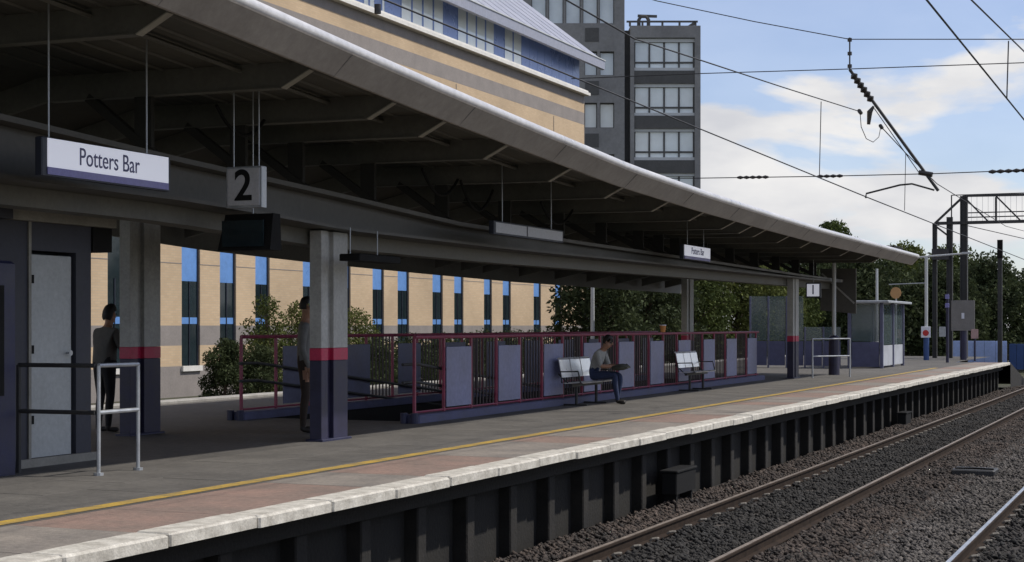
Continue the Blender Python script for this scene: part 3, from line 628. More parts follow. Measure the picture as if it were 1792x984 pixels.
def add_hand(J, E, side, wrist, fdir, pnorm, curl=0.5, key='skin'):
    # palm and five fingers grown from the wrist joint
    w_ = Vector(J[wrist][:3]); f = Vector(fdir).normalized(); n = Vector(pnorm).normalized(); lat = f.cross(n).normalized() * side
    pal = wrist + '_palm'; J[pal] = (*(w_ + f * 0.06), 0.03); E.append((wrist, pal, key))
    for i, (off, ln, rr) in enumerate(((-0.03, 0.075, 0.0085), (-0.01, 0.085, 0.009), (0.01, 0.08, 0.009), (0.028, 0.062, 0.008))):
        a = w_ + f * 0.1 + lat * off
        d1 = (f + n * curl * 0.5).normalized(); d2 = (f * (1 - curl * 0.6) + n * curl * 1.3).normalized()
        k0, k1, k2 = f'{wrist}_f{i}a', f'{wrist}_f{i}b', f'{wrist}_f{i}c'
        J[k0] = (*a, rr + 0.002); J[k1] = (*(a + d1 * ln * 0.5), rr); J[k2] = (*(a + d1 * ln * 0.5 + d2 * ln * 0.5), rr * 0.85)
        E += [(pal, k0, key), (k0, k1, key), (k1, k2, key)]
    a = w_ + f * 0.035 - lat * 0.035; k0, k1 = wrist + '_t0', wrist + '_t1'
    J[k0] = (*(a + f * 0.02 - lat * 0.012 + n * 0.01), 0.012); J[k1] = (*(a + f * 0.06 - lat * 0.02 + n * 0.03), 0.0095)
    E += [(pal, k0, key), (k0, k1, key)]

def human(J, E, mats, name, label, loc, rz, group=None, hair='short', headc=None, facing=(0, 1, 0)):
    t = empty('person', loc, rz); tag(t, label, 'person')
    names = list(J); idx = {n_: i for i, n_ in enumerate(names)}
    me = bpy.data.meshes.new('skel'); me.from_pydata([J[n_][:3] for n_ in names], [(idx[a], idx[b_]) for a, b_, _ in E], [])
    o = bpy.data.objects.new('skel', me); col.objects.link(o)
    md = o.modifiers.new('s', 'SKIN'); md.use_smooth_shade = True
    ss = o.modifiers.new('u', 'SUBSURF'); ss.levels = 2; ss.render_levels = 2
    sv = me.skin_vertices[0].data
    for n_ in names:
        r = J[n_][3]; r2 = J[n_][4] if len(J[n_]) > 4 else r
        sv[idx[n_]].radius = (r, r2); sv[idx[n_]].use_root = (n_ == 'pelvis')
    dg = bpy.context.evaluated_depsgraph_get()
    body = bpy.data.meshes.new_from_object(o.evaluated_get(dg)); bpy.data.objects.remove(o)
    body.materials.clear()
    keys = list(mats)
    for k_ in keys: body.materials.append(mats[k_])
    segs = [(Vector(J[a][:3]), Vector(J[b_][:3]), keys.index(k_)) for a, b_, k_ in E]
    for pg in body.polygons:
        c = pg.center; best = (9, 0)
        for a, b_, k_ in segs:
            ab = b_ - a; u = max(0, min(1, (c - a).dot(ab) / max(1e-9, ab.length_squared))); dd = (c - a - ab * u).length
            if dd < best[0]: best = (dd, k_)
        pg.material_index = best[1]; pg.use_smooth = True
    bo = bpy.data.objects.new('body', body); col.objects.link(bo); bo.parent = t; body.name = 'body'
    hc = Vector(headc); f = Vector(facing).normalized(); up = Vector((0, 0, 1)); up = (up - f * up.dot(f)).normalized(); sd_ = f.cross(up)
    # face: nose, ears, eyes, mouth
    fx = lambda a, b_, c: hc + f * a + sd_ * b_ + up * c
    q = MB(); q.loft([[fx(0.085, -0.016, -0.035), fx(0.085, 0.016, -0.035), fx(0.085, 0.009, 0.02), fx(0.085, -0.009, 0.02)], [fx(0.116, -0.009, -0.032), fx(0.116, 0.009, -0.032), fx(0.1, 0.004, 0.012), fx(0.1, -0.004, 0.012)]]); q.build('nose', mats['skin'], t, local=True)
    for s_ in (-1, 1):
        MB().tube([fx(-0.012, s_ * 0.074, -0.03), fx(0.0, s_ * 0.086, 0.0), fx(-0.012, s_ * 0.08, 0.03)], [0.008, 0.014, 0.008], 6).build('ear', mats['skin'], t, local=True, smooth=True)
        MB().tube([fx(0.086, s_ * 0.032 - 0.013, 0.012), fx(0.092, s_ * 0.032, 0.014), fx(0.086, s_ * 0.032 + 0.013, 0.012)], [0.004, 0.008, 0.004], 6).build('eye', M['hair'], t, local=True)
    MB().tube([fx(0.086, -0.024, -0.06), fx(0.095, 0, -0.058), fx(0.086, 0.024, -0.06)], 0.006, 6).build('mouth', M['col_red'], t, local=True)
    # hair cap
    q = MB(); nu, nv = 16, 9; rnd = random.Random(3)
    low = -0.05 if hair == 'short' else -0.16
    for j in range(nv):
        ph_ = j / (nv - 1) * R(118 if hair == 'short' else 135)
        for i in range(nu):
            a = 2 * math.pi * i / nu; front = math.cos(a)
            pp = ph_ * (0.5 if front > 0.35 else 1.0)
            rr = 1 + rnd.uniform(-0.04, 0.06)
            q.v.append(tuple(hc + f * (-0.012 + 0.104 * math.sin(pp) * front * rr) + sd_ * (0.086 * math.sin(pp) * math.sin(a) * rr) + up * (0.012 + 0.122 * math.cos(pp) * rr - (0.05 * (j / nv) if hair == 'long' and front < 0.3 else 0))))
    for j in range(nv - 1):
        for i in range(nu): q.f.append((j * nu + i, j * nu + (i + 1) % nu, (j + 1) * nu + (i + 1) % nu, (j + 1) * nu + i))
    q.build('hair', M['hair'], t, local=True, smooth=True)
    return t

def standing(h=1.72, lean=0.0):
    k = h / 1.75; J = {}
    def j(n_, x, y, z, *r): J[n_] = (x * k, y * k, z * k, *[q * k for q in r])
    j('pelvis', 0, 0, 0.95, 0.155, 0.115); j('waist', 0, 0.0, 1.1, 0.135, 0.1); j('chest', 0, 0.01 + lean, 1.3, 0.16, 0.115); j('neck0', 0, 0.01 + lean, 1.45, 0.07); j('neck1', 0, 0.025 + lean * 1.3, 1.52, 0.052)
    j('head0', 0, 0.045 + lean * 1.5, 1.59, 0.074, 0.085); j('head1', 0, 0.04 + lean * 1.5, 1.67, 0.078, 0.092)
    for s_, n_ in ((-1, 'l'), (1, 'r')):
        j('hip' + n_, s_ * 0.09, 0, 0.88, 0.095); j('knee' + n_, s_ * 0.1, 0.02, 0.5, 0.062); j('calf' + n_, s_ * 0.1, -0.005, 0.36, 0.06); j('ank' + n_, s_ * 0.1, -0.02, 0.085, 0.042); j('heel' + n_, s_ * 0.1, -0.03, 0.045, 0.042); j('toe' + n_, s_ * 0.115, 0.15, 0.035, 0.036)
        j('sho' + n_, s_ * 0.185, 0.0 + lean, 1.4, 0.062)
    E = [('pelvis', 'waist', 'top'), ('waist', 'chest', 'top'), ('chest', 'neck0', 'top'), ('neck0', 'neck1', 'skin'), ('neck1', 'head0', 'skin'), ('head0', 'head1', 'skin')]
    for n_ in 'lr': E += [('pelvis', 'hip' + n_, 'legs'), ('hip' + n_, 'knee' + n_, 'legs'), ('knee' + n_, 'calf' + n_, 'legs'), ('calf' + n_, 'ank' + n_, 'legs'), ('ank' + n_, 'heel' + n_, 'shoe'), ('heel' + n_, 'toe' + n_, 'shoe'), ('chest', 'sho' + n_, 'top')]
    return J, E, k
# person with a phone, facing along +X (to the track) and slightly towards the far end
J, E, k = standing(1.76, 0.04)
for n_, rr in (('chest', (0.2, 0.14)), ('waist', (0.18, 0.13)), ('pelvis', (0.185, 0.14)), ('shol', (0.075,)), ('shor', (0.075,)), ('hipl', (0.11,)), ('hipr', (0.11,))): J[n_] = (*J[n_][:3], *rr)
for s_, n_ in ((-1, 'l'), (1, 'r')):
    J['elb' + n_] = (s_ * 0.25, 0.1, 1.15, 0.05); J['wri' + n_] = (0.1 + s_ * 0.08, 0.25, 1.35, 0.034)
    E += [('sho' + n_, 'elb' + n_, 'top'), ('elb' + n_, 'wri' + n_, 'top')]
    add_hand(J, E, s_, 'wri' + n_, (-s_ * 0.35, 0.3, 0.9), (-s_ * 0.8, -0.3, 0.2), 0.6)
mk = lambda top, legs: {'skin': M['skin'], 'top': M[top], 'legs': M[legs], 'shoe': M['shoe']}
pp = human(J, E, mk('top_dull', 'trousers'), 'person', 'dark haired person standing by a column looking at a lit phone', (-14.09, 18.5, 0), R(-12), hair='long', headc=J['head1'][:3], facing=(0, 1, -0.35))
ph_root = empty('phone', (0, 0, 0)); tag(ph_root, 'lit phone held by the standing dark haired person', 'phone')
rz = R(-12); hx, hy = 0.13, 0.33; ph_root.location = (-14.05 + hx * math.cos(rz) - hy * math.sin(rz), 18.5 + hx * math.sin(rz) + hy * math.cos(rz), 1.44); ph_root.rotation_euler = (R(-28), 0, rz)
MB().chamfer(-0.04, 0.04, -0.005, 0.005, 0, 0.15, 0.004).build('casing', M['phone'], ph_root, local=True)
MB().box(-0.035, 0.035, -0.0075, -0.0055, 0.012, 0.14).build('screen', ph, ph_root, local=True)
# person behind the near column
J, E, k = standing(1.86, 0.0)
for s_, n_ in ((-1, 'l'), (1, 'r')):
    J['elb' + n_] = (s_ * 0.25, -0.03, 1.17, 0.05); J['wri' + n_] = (s_ * 0.25, 0.07, 0.92, 0.034)
    E += [('sho' + n_, 'elb' + n_, 'top'), ('elb' + n_, 'wri' + n_, 'top')]
    add_hand(J, E, s_, 'wri' + n_, (0, 0.15, -1), (-s_, 0, 0), 0.3)
human(J, E, mk('top_dim', 'brown_cloth'), 'person', 'person in grey top and brown trousers half hidden behind a column', (-11.44, 19.5, 0), R(-60), headc=J['head1'][:3])
# seated man: local +Y is his front
J = {'pelvis': (0, 0, 0.55, 0.16, 0.13), 'waist': (0, 0.04, 0.7, 0.145, 0.11), 'chest': (0, 0.13, 0.9, 0.165, 0.12), 'neck0': (0, 0.2, 1.02, 0.07), 'neck1': (0, 0.24, 1.07, 0.053), 'head0': (0, 0.29, 1.12, 0.074, 0.085), 'head1': (0, 0.31, 1.19, 0.076, 0.092)}
E = [('pelvis', 'waist', 'top'), ('waist', 'chest', 'top'), ('chest', 'neck0', 'top'), ('neck0', 'neck1', 'skin'), ('neck1', 'head0', 'skin'), ('head0', 'head1', 'skin')]
for s_, n_ in ((-1, 'l'), (1, 'r')):
    J['hip' + n_] = (s_ * 0.1, 0.05, 0.54, 0.1); J['knee' + n_] = (s_ * 0.14, 0.5, 0.55, 0.07); J['calf' + n_] = (s_ * 0.14, 0.5, 0.38, 0.06); J['ank' + n_] = (s_ * 0.13, 0.5 + 0.05 * s_, 0.085, 0.042)
    J['heel' + n_] = (s_ * 0.13, 0.49 + 0.05 * s_, 0.045, 0.042); J['toe' + n_] = (s_ * 0.16, 0.67 + 0.05 * s_, 0.035, 0.036)
    J['sho' + n_] = (s_ * 0.19, 0.16, 0.97, 0.064); J['elb' + n_] = (s_ * 0.25, 0.24, 0.72, 0.05); J['wri' + n_] = (s_ * 0.1, 0.46, 0.72, 0.034)
    E += [('pelvis', 'hip' + n_, 'legs'), ('hip' + n_, 'knee' + n_, 'legs'), ('knee' + n_, 'calf' + n_, 'legs'), ('calf' + n_, 'ank' + n_, 'legs'), ('ank' + n_, 'heel' + n_, 'shoe'), ('heel' + n_, 'toe' + n_, 'shoe'), ('chest', 'sho' + n_, 'top'), ('sho' + n_, 'elb' + n_, 'top'), ('elb' + n_, 'wri' + n_, 'skin')]
    add_hand(J, E, s_, 'wri' + n_, (-s_ * 0.5, 0.85, -0.1), (0, 0.1, -1), 0.5)
human(J, E, mk('top_grey', 'jeans'), 'person', 'man in pale grey top and jeans leaning forward on a bench', (-10.62, 29.0, 0), R(-90), headc=J['head1'][:3], facing=(0, 1, -0.3))
t = empty('shoulder_bag', (-10.05, 29.0, 0.62)); tag(t, 'dark olive bag lying across the seated man\'s knees', 'bag')
q = MB(); rings = []
for kx, (sx, sz) in enumerate(((-0.21, 0.4), (-0.17, 0.85), (-0.05, 1), (0.08, 1), (0.18, 0.8), (0.21, 0.4))):
    rings.append([(-10.06 + 0.15 * sz * math.cos(a), 29.0 + sx, 0.685 + 0.06 * sz * math.sin(a) + 0.008 * kx) for a in [R(30 * j) for j in range(12)]])
q.loft(rings); q.build('bag_body', M['bag'], t, smooth=True); MB().tube([(-10.0, 28.82, 0.74), (-9.9, 28.9, 0.7), (-9.9, 29.1, 0.7), (-10.0, 29.18, 0.76)], 0.012, 6).build('strap', M['bag'], t)

# ------------------------------------------------------------------ far platform furniture
t = empty('hoop_rail', (-9.5, 46, 0)); tag(t, 'slim grey hoop railing near the far banded column', 'railing')
A, B = (-9.98, 45.5), (-9.15, 46.7)
for a in (A, B):
    MB().tube([(a[0], a[1], 0), (a[0], a[1], 1.12)], 0.025, 8).build('post', M['gal'], t)
for zv in (1.12, 0.62): MB().tube([(*A, zv), (*B, zv)], 0.02, 8).build('rail', M['gal'], t)
P = at_x(1445, 660, -9.95); 
t = empty('lamp_column', (-10.0, 48.6, 0)); tag(t, 'slim white pole on a thick navy foot behind the hoop rail', 'pole')
MB().tube([(-10.0, 48.6, 0), (-10.0, 48.6, 1.15), (-10.0, 48.6, 1.2)], [0.17, 0.16, 0.1], 14).build('navy_foot', M['col_navy'], t, smooth=False)
MB().tube([(-10.0, 48.6, 1.2), (-10.0, 48.6, zr(48) + 0.24)], 0.06, 10).build('shaft', M['white_frame'], t)

# glazed shelter with a low screen beside it
t = empty('platform_shelter', (-10.8, 58.8, 0)); tag(t, 'small glazed platform shelter with flat roof and pale lower panel', 'shelter')
x0, x1, ya, yb = -11.1, -9.98, 56.6, 61.0
for (x_, y_) in ((x0, ya), (x1, ya), (x0, yb), (x1, yb), (x1, (ya + yb) / 2)): MB().chamfer(x_ - 0.06, x_ + 0.06, y_ - 0.06, y_ + 0.06, 0, 2.3, 0.01).build('post', M['panel_dull'], t)
MB().chamfer(x0 - 0.2, x1 + 0.3, ya - 0.3, yb + 0.3, 2.303, 2.38, 0.02).build('roof', M['gal'], t)
for (yy0, yy1) in ((ya + 0.08, (ya + yb) / 2 - 0.08), ((ya + yb) / 2 + 0.08, yb - 0.08)):
    MB().box(x1 - 0.01, x1 + 0.01, yy0, yy1, 0.82, 2.25).build('pane', M['shelter_glass'], t)
    MB().box(x1 - 0.015, x1 + 0.015, yy0, yy1, 0.08, 0.8).build('lower_panel', M['shelter_pale'], t)
MB().box(x0 + 0.08, x1 - 0.08, ya - 0.01, ya + 0.01, 0.95, 2.25).build('pane', M['shelter_glass'], t)
MB().box(x0 + 0.08, x1 - 0.08, ya - 0.015, ya + 0.015, 0.05, 0.92).build('lower_panel', M['plinth'], t)
MB().box(x0 - 0.01, x0 + 0.01, ya + 0.08, yb - 0.08, 0.1, 2.25).build('back_pane', M['shelter_glass'], t)
t = empty('glazed_screen', (-13, 56.3, 0)); tag(t, 'bluish glazed windbreak screen with navy lower panels beside the shelter', 'screen')
for k_ in range(5):
    xa = -14.6 + k_ * 0.66; top = 2.55 if k_ < 3 else 1.45
    MB().chamfer(xa - 0.03, xa + 0.03, 56.27, 56.33, 0, top, 0.006).build('post', M['panel_dull'], t)
    MB().box(xa + 0.035, xa + 0.605, 56.29, 56.31, 0.08, 0.95).build('lower_panel', M['plinth'], t)
    MB().box(xa + 0.035, xa + 0.605, 56.294, 56.306, 0.97, top).build('pane', M['shelter_glass'], t)

# lamp post with roundel sign
def pole(name, label, x, y, h, r, m, parts=()):
    t = empty(name, (x, y, 0)); tag(t, label, 'pole')
    MB().tube([(x, y, 0), (x, y, h)], [r, r * 0.8], 10).build('shaft', m, t); return t
t = empty('lamp_post', (-10.6, 71, 0)); tag(t, 'white lamp post with blue foot and red and white sign', 'lamp post')
x_, y_ = -10.6, 71.0
MB().tube([(x_, y_, 1.3), (x_, y_, 4.5)], 0.07, 10).build('shaft', M['white_frame'], t); MB().tube([(x_, y_, 0), (x_, y_, 1.3)], 0.12, 10).build('navy_foot', M['blue_deep'], t)
MB().tube([(x_ - 0.7, y_, 4.42), (x_, y_, 4.5), (x_ + 1.9, y_, 4.62)], 0.04, 8).build('arm', M['white_frame'], t)
for dx_ in (-0.6, 1.7): MB().chamfer(x_ + dx_ - 0.2, x_ + dx_ + 0.2, y_ - 0.1, y_ + 0.1, 4.38 + (0.2 if dx_ > 0 else 0), 4.46 + (0.2 if dx_ > 0 else 0), 0.01).build('lantern', M['gal'], t)
sg = MB().chamfer(x_ - 0.2, x_ + 0.2, y_ - 0.16, y_ - 0.13, 0.98, 1.46, 0.01).build('sign_plate', M['sign_white'], t)
MB().tube([(x_, y_ - 0.163, 1.18), (x_, y_ - 0.175, 1.18)], 0.13, 16).build('red_disc', M['red'], sg)
MB().tube([(x_ - 1.6, y_, 3.3), (x_, y_, 3.35)], 0.025, 6).build('side_arm', M['gal'], t)
P = at_y(1540, 640, 62); pole('signal_pole', 'plain white pole rising behind the glazed shelter', -11.2, 62.5, 3.7, 0.06, M['white_frame'])
t = empty('direction_sign', (-11.6, 66, 0)); tag(t, 'ochre round topped board on a thin pole behind the shelter', 'sign')
P = at_y(1568, 513, 66)
MB().tube([(P.x, 66, 0), (P.x, 66, P.z + 0.1)], 0.035, 8).build('pole', M['gal'], t)
q = MB(); q.loft([[(P.x + 0.22 * math.cos(a), yy, P.z + 0.24 * math.sin(a)) for a in [R(k_ * 30) for k_ in range(12)]] for yy in (65.93, 65.96)]); q.build('board', M['ochre'], t)
# second pole with boxes, back of a sign board, short sign
def at_g(px, Y): return at_y(px, 600, Y).x
xp = at_g(1658, 66.5)
t = empty('signal_post', (xp, 66.5, 0)); tag(t, 'dark slim post carrying small lavender boxes near the platform end', 'post')
MB().tube([(xp, 66.5, 0), (xp, 66.5, 2.8)], 0.06, 8).build('shaft', M['col_navy'], t)
for zv in (2.35, 2.7): MB().chamfer(xp - 0.08, xp + 0.08, 66.38, 66.44, zv - 0.12, zv + 0.05, 0.01).build('lamp_box', M['sign_violet'], t)
MB().chamfer(xp - 0.32, xp - 0.06, 66.4, 66.5, 1.05, 1.45, 0.01).build('notice_box', M['gal'], t)
xp = at_g(1686, 72)
t = empty('sign_board', (xp, 72, 0)); tag(t, 'grey back of a square sign board on a navy post', 'sign')
MB().tube([(xp, 72, 0), (xp, 72, 1.5)], 0.14, 10).build('post', M['col_navy'], t); MB().chamfer(xp - 0.5, xp + 0.5, 71.83, 71.88, 1.28, 2.6, 0.02).build('board', M['board'], t)
MB().chamfer(xp - 0.06, xp + 0.06, 71.8, 71.829, 1.8, 2.05, 0.01).build('label_plate', M['sign_white'], t)
xp = at_g(1706, 70)
t = empty('small_sign', (xp, 70, 0)); tag(t, 'small pinkish notice on a short post by the platform end', 'sign')
MB().tube([(xp, 70, 0), (xp, 70, 1.3)], 0.04, 8).build('post', M['col_navy'], t); MB().chamfer(xp - 0.15, xp + 0.15, 69.92, 69.95, 0.95, 1.35, 0.02).build('plate', mat('pink_plate', (0.45, 0.3, 0.28), 0.6), t)
# blue hoardings
def hoarding(px0, px1, Y, z1, m, label):
    xa, xb = at_g(px0, Y), at_g(px1, Y); n = 5; wd = (xb - xa) / n
    t = empty('hoarding', ((xa + xb) / 2, Y, -0.65)); tag(t, label, 'hoarding')
    for k_ in range(n): MB().chamfer(xa + k_ * wd + 0.006, xa + (k_ + 1) * wd - 0.006, Y, Y + 0.04, -0.65, z1, 0.01).build('board', m, t)
    for k_ in range(n + 1): MB().box(xa + k_ * wd - 0.03, xa + k_ * wd + 0.03, Y + 0.041, Y + 0.1, -0.65, z1 - 0.1).build('post', M['dark_steel'], t)
hoarding(1664, 1762, 84, 0.72, M['blue_hoard'], 'pale blue hoarding beyond the end of the platform')
hoarding(1766, 1830, 82, 0.6, M['blue_deep'], 'deep blue hoarding next to the pale blue one')

# poles behind the ramp
P = at_x(1037, 560, -16.5); pole('lamp_column', 'pale pole standing among the trees behind the ramp', P.x, P.y, 3.0, 0.07, M['white_frame'])

# ------------------------------------------------------------------ buff brick office block
BX, BY0, BY1 = -28.0, 14.0, 75.2
t = empty('office_block', (-34, 45, -0.65)); tag(t, 'buff brick office block with slot windows and metal eaves behind the canopy', 'building')
slots = [(30.2, 31.1), (33.6, 34.2), (36.9, 37.7), (40.48, 41.45), (42.54, 43.46), (44.6, 45.48), (47.62, 48.63), (50.1, 51.0), (52.69, 53.6), (54.73, 55.7), (57.79, 58.75), (59.84, 60.75), (62.86, 63.71), (64.9, 65.81), (68.5, 69.4), (71.2, 72.1)]
SZ0, SZ1 = 0.28, 6.4
TH = 0.3
def wall_strip(name, m, z0, z1, cut, proud=0.0):
    yy = BY0
    if cut:
        for a, b_ in slots: MB().box(BX - TH, BX + proud, yy, a, z0, z1).build(name, m, t); yy = b_
    MB().box(BX - TH, BX + proud, yy, BY1, z0, z1).build(name, m, t)
wall_strip('grey_base', M['grey_brick'], -0.65, 0.28, False); 
wall_strip('wall', M['brick'], 0.28, 0.9, True); wall_strip('grey_course', M['grey_brick'], 0.9, 1.5, True); wall_strip('wall', M['brick'], 1.5, 6.4, True)
wall_strip('wall', M['brick'], 6.4, 11.55, False); wall_strip('grey_course', M['grey_brick'], 11.55, 12.15, False, 0.003); wall_strip('wall', M['brick'], 12.15, 12.62, False); wall_strip('grey_course', M['grey_brick'], 12.62, 13.0, False, 0.003)
MB().box(-42, BX - TH - 0.003, BY0, BY1 - 0.01, -0.65, 13.0).build('inner_wall', M['grey_brick'], t)
for (a, b_) in zip([BY0] + [q_[1] for q_ in slots], [q_[0] for q_ in slots] + [BY1]): MB().box(BX + 0.001, BX + 0.008, a, b_, 3.36, 3.385).build('string_course', M['grey_brick'], t)
for i, (a, b_) in enumerate(slots):
    top = 6.4 if not 33 < a < 38 else 3.1
    wn = MB().box(BX - TH + 0.02, BX - 0.05, a + 0.001, a + 0.06, SZ0, SZ1).box(BX - TH + 0.02, BX - 0.05, b_ - 0.06, b_ - 0.001, SZ0, SZ1).build('window', M['frame_dark'], t)
    lz = 2.85
    MB().box(BX - TH + 0.03, BX - 0.08, a + 0.06, b_ - 0.06, lz, SZ1).build('blue_panel', M['blue_panel'] if top > 4 else M['dark_glass'], wn)
    MB().box(BX - TH + 0.03, BX - 0.08, a + 0.06, b_ - 0.06, 1.75, lz - 0.002).build('pane', M['dark_glass'], wn)
    MB().box(BX - TH + 0.03, BX - 0.07, a + 0.06, b_ - 0.06, 1.55, 1.748).build('transom_panel', M['blue_panel'], wn)
    MB().box(BX - TH + 0.03, BX - 0.08, a + 0.06, b_ - 0.06, SZ0, 1.548).build('pane', M['dark_glass'], wn)
    MB().box(BX - 0.078, BX - 0.05, (a + b_) / 2 - 0.015, (a + b_) / 2 + 0.015, SZ0, lz).build('mullion', M['frame_dark'], wn)
    MB().box(BX + 0.003, BX + 0.08, a - 0.03, b_ + 0.03, 0.12, 0.279).build('sill', M['ledge'], wn)
MB().box(BX - TH, BX + 0.3, BY0, BY1 + 0.1, 13.003, 13.14).build('ledge', M['ledge'], t); MB().box(BX - TH, BX + 0.2, BY0, BY1 + 0.05, 13.143, 13.25).build('ledge', M['ledge'], t)
# clerestory strip: blue panels and window lights
st0 = BX - 0.25
def yx(px): return at_x(px, 100, st0).y
MB().box(st0 - 0.1, st0 - 0.02, BY0, BY1, 13.25, 15.4).build('clerestory_backing', M['frame_dark'], t)
lights = []
for a, b_, n in ((560, 600, 3), (635, 656, 2), (667, 674, 1), (701, 776, 4), (800, 865, 4), (882, 913, 2)):
    y_a, y_b = yx(a), yx(b_); wdt = (y_b - y_a) / n
    for k_ in range(n): lights.append((y_a + k_ * wdt + 0.06, y_a + (k_ + 1) * wdt - 0.06))
cur = BY0
for a, b_ in lights + [(BY1, BY1)]:
    if a - cur > 0.3:
        n = max(1, round((a - cur) / 1.0)); wd = (a - 0.05 - cur - 0.05) / n
        for k_ in range(n): MB().box(st0 - 0.019, st0 + 0.01, cur + 0.05 + k_ * wd + 0.012, cur + 0.05 + (k_ + 1) * wd - 0.012, 13.27, 15.35).build('blue_panel', M['blue_dark'], t)
    if b_ > a:
        f_ = MB().box(st0 - 0.019, st0 + 0.02, a - 0.05, a, 13.27, 15.35).box(st0 - 0.019, st0 + 0.02, b_, b_ + 0.05, 13.27, 15.35).build('clerestory_window', M['blue_dark'], t)
        MB().box(st0 - 0.019, st0 + 0.006, a, b_, 13.3, 15.33).build('pane', M['sky_pale_glass'], f_)
    cur = b_
# eaves and metal roof
q = MB(); ev = [(BX - 0.3, 14.95), (BX + 0.55, 14.42), (BX + 0.7, 14.44), (BX + 0.7, 14.86), (BX - 0.3, 15.5)]
q.loft([[(a, yy, c) for a, c in ev] for yy in (BY0, BY1 + 1.1)]); ea = q.build('eaves', M['metal_roof'], t)
MB().box(BX + 0.62, BX + 0.74, BY0, BY1 + 1.15, 14.863, 14.91).build('eaves_trim', M['white_frame'], t)
q = MB(); rf = [(BX + 0.6, 14.92), (BX + 0.4, 14.92), (-42, 26.0), (-42, 26.2)]
q.loft([[(a, yy, c) for a, c in rf] for yy in (BY0, BY1 + 1.0)]); rfo = q.build('roof', M['metal_roof'], t)
for k_ in range(40):
    yy = BY0 + 0.5 + k_ * 1.53
    q = MB(); q.bar((BX + 0.57, yy, 14.945), (-42, yy, 26.21), 0.025, 0.03); q.build('roof_seam', M['metal_roof'], rfo)
for yy in (48.3, 60.0, 71.0): MB().box(BX + 0.003, BX + 0.02, yy, yy + 0.03, 6.5, 11.5).build('movement_joint', M['grey_brick'], t)

# ------------------------------------------------------------------ concrete tower
D = 130.0; K = D / 2800
tw = empty('concrete_tower', (-SY * D, CY * D, -0.65), YAW); tag(tw, 'dark grey concrete office tower with banded bay windows behind the brick block', 'building')
lx = lambda px: (px - 896) * K
lz = lambda py: 1.5 + (570 - py) * K + 0.65
q = MB(); q.box(lx(1103), lx(1226), 0.6, 14, 0, lz(45)); q.box(lx(1103), lx(1110), 0, 0.6, 0, lz(45)); q.box(lx(1216), lx(1226), 0, 0.6, 0, lz(45)); q.box(lx(1110), lx(1216), 0.0, 0.6, lz(66), lz(45)); q.build('bay_wing', M['tower'], tw, local=True)
MB().box(lx(1093), lx(1103) - 0.002, 0.9, 10, 0, lz(50)).build('shadow_joint', M['tower_dark'], tw, local=True)
wins = [(a, a + 26, 0, 41) for a in (930, 960, 990, 1020, 1049)] + [(1050, 1075, 90, 132), (1023, 1045, 90, 132), (1050, 1075, 180, 224), (1023, 1045, 180, 224), (1050, 1075, 270, 314)]
q = MB(); q.box(lx(900), lx(1093) - 0.002, 0.5, 16, 0, lz(-60)); zc = [(-60, -30), (41, 90), (132, 180), (224, 270), (314, 600)]
for za, zb in zc: q.box(lx(900), lx(1093) - 0.002, 0, 0.5, max(0, lz(zb)), lz(za))
for a, b_ in ((900, 930), (956, 960), (986, 990), (1016, 1020), (1046, 1049), (1075, 1093)): q.box(lx(a), lx(b_) - (0.002 if b_ == 1093 else 0), 0, 0.5, lz(41), lz(-30))
for za, zb in ((90, 132), (180, 224), (270, 314)):
    for a, b_ in ((900, 1023), (1045, 1050), (1075, 1093)): q.box(lx(a), lx(b_) - (0.002 if b_ == 1093 else 0), 0, 0.5, lz(zb), lz(za))
q.build('main_wing', M['tower'], tw, local=True)
for a, b_, za, zb in wins:
    za2 = -30 if za == 0 else za
    f_ = MB().box(lx(a), lx(b_), 0.38, 0.45, lz(zb), lz(zb) + 0.08).box(lx(a), lx(b_), 0.38, 0.45, lz(za2) - 0.08, lz(za2)).box(lx(a), lx(a) + 0.06, 0.38, 0.45, lz(zb) + 0.08, lz(za2) - 0.08).box(lx(b_) - 0.06, lx(b_), 0.38, 0.45, lz(zb) + 0.08, lz(za2) - 0.08).build('window', M['tower_dark'], tw, local=True)
    MB().box(lx(a), lx(b_), 0.46, 0.49, lz(zb), lz(za2)).build('pane', M['sky_pale_glass'], f_, local=True)
for a, b_, za in ((1024, 1048, 45), (1024, 1048, 138), (1024, 1048, 230)): MB().box(lx(a), lx(b_), -0.05, -0.002, lz(za + 28), lz(za + 4)).build('spandrel', M['tower_dark'], tw, local=True)
for y0 in (68, 147, 225, 303, 381):
    f_ = MB().box(lx(1110) + .002, lx(1216) - .002, 0.2, 0.598, lz(y0 + 55), lz(y0 + 50)).box(lx(1110) + .002, lx(1216) - .002, 0.25, 0.598, lz(y0 + 5), lz(y0 - 1)).build('bay_window', M['white_frame'], tw, local=True)
    for k_ in range(4):
        a = 1112 + k_ * 26; MB().box(lx(a), lx(a + 24), 0.45, 0.55, lz(y0 + 49.5), lz(y0 + 5.5)).build('pane', M['sky_pale_glass'], f_, local=True)
    for k_ in range(5): MB().box(lx(1111 + k_ * 26) - .07, lx(1111 + k_ * 26) + .07 if k_ < 4 else lx(1216) - .01, 0.35, 0.598, lz(y0 + 49.8), lz(y0 + 5.2)).build('mullion', M['tower_dark'], f_, local=True)
    MB().box(lx(1112), lx(1214), 0.36, 0.44, lz(y0 + 42), lz(y0 + 39)).build('rail', M['tower_dark'], f_, local=True)
    MB().box(lx(1110) + .002, lx(1216) - .002, 0.1, 0.598, lz(y0 + 78), lz(y0 + 55.4)).build('spandrel', M['tower_dark'], tw, local=True)
for a in (1103, 1125, 1160, 1190, 1218): MB().box(lx(a) - .08, lx(a) + .08, 0.3, 0.46, lz(45), lz(38)).build('railing_post', M['tower_dark'], tw, local=True)
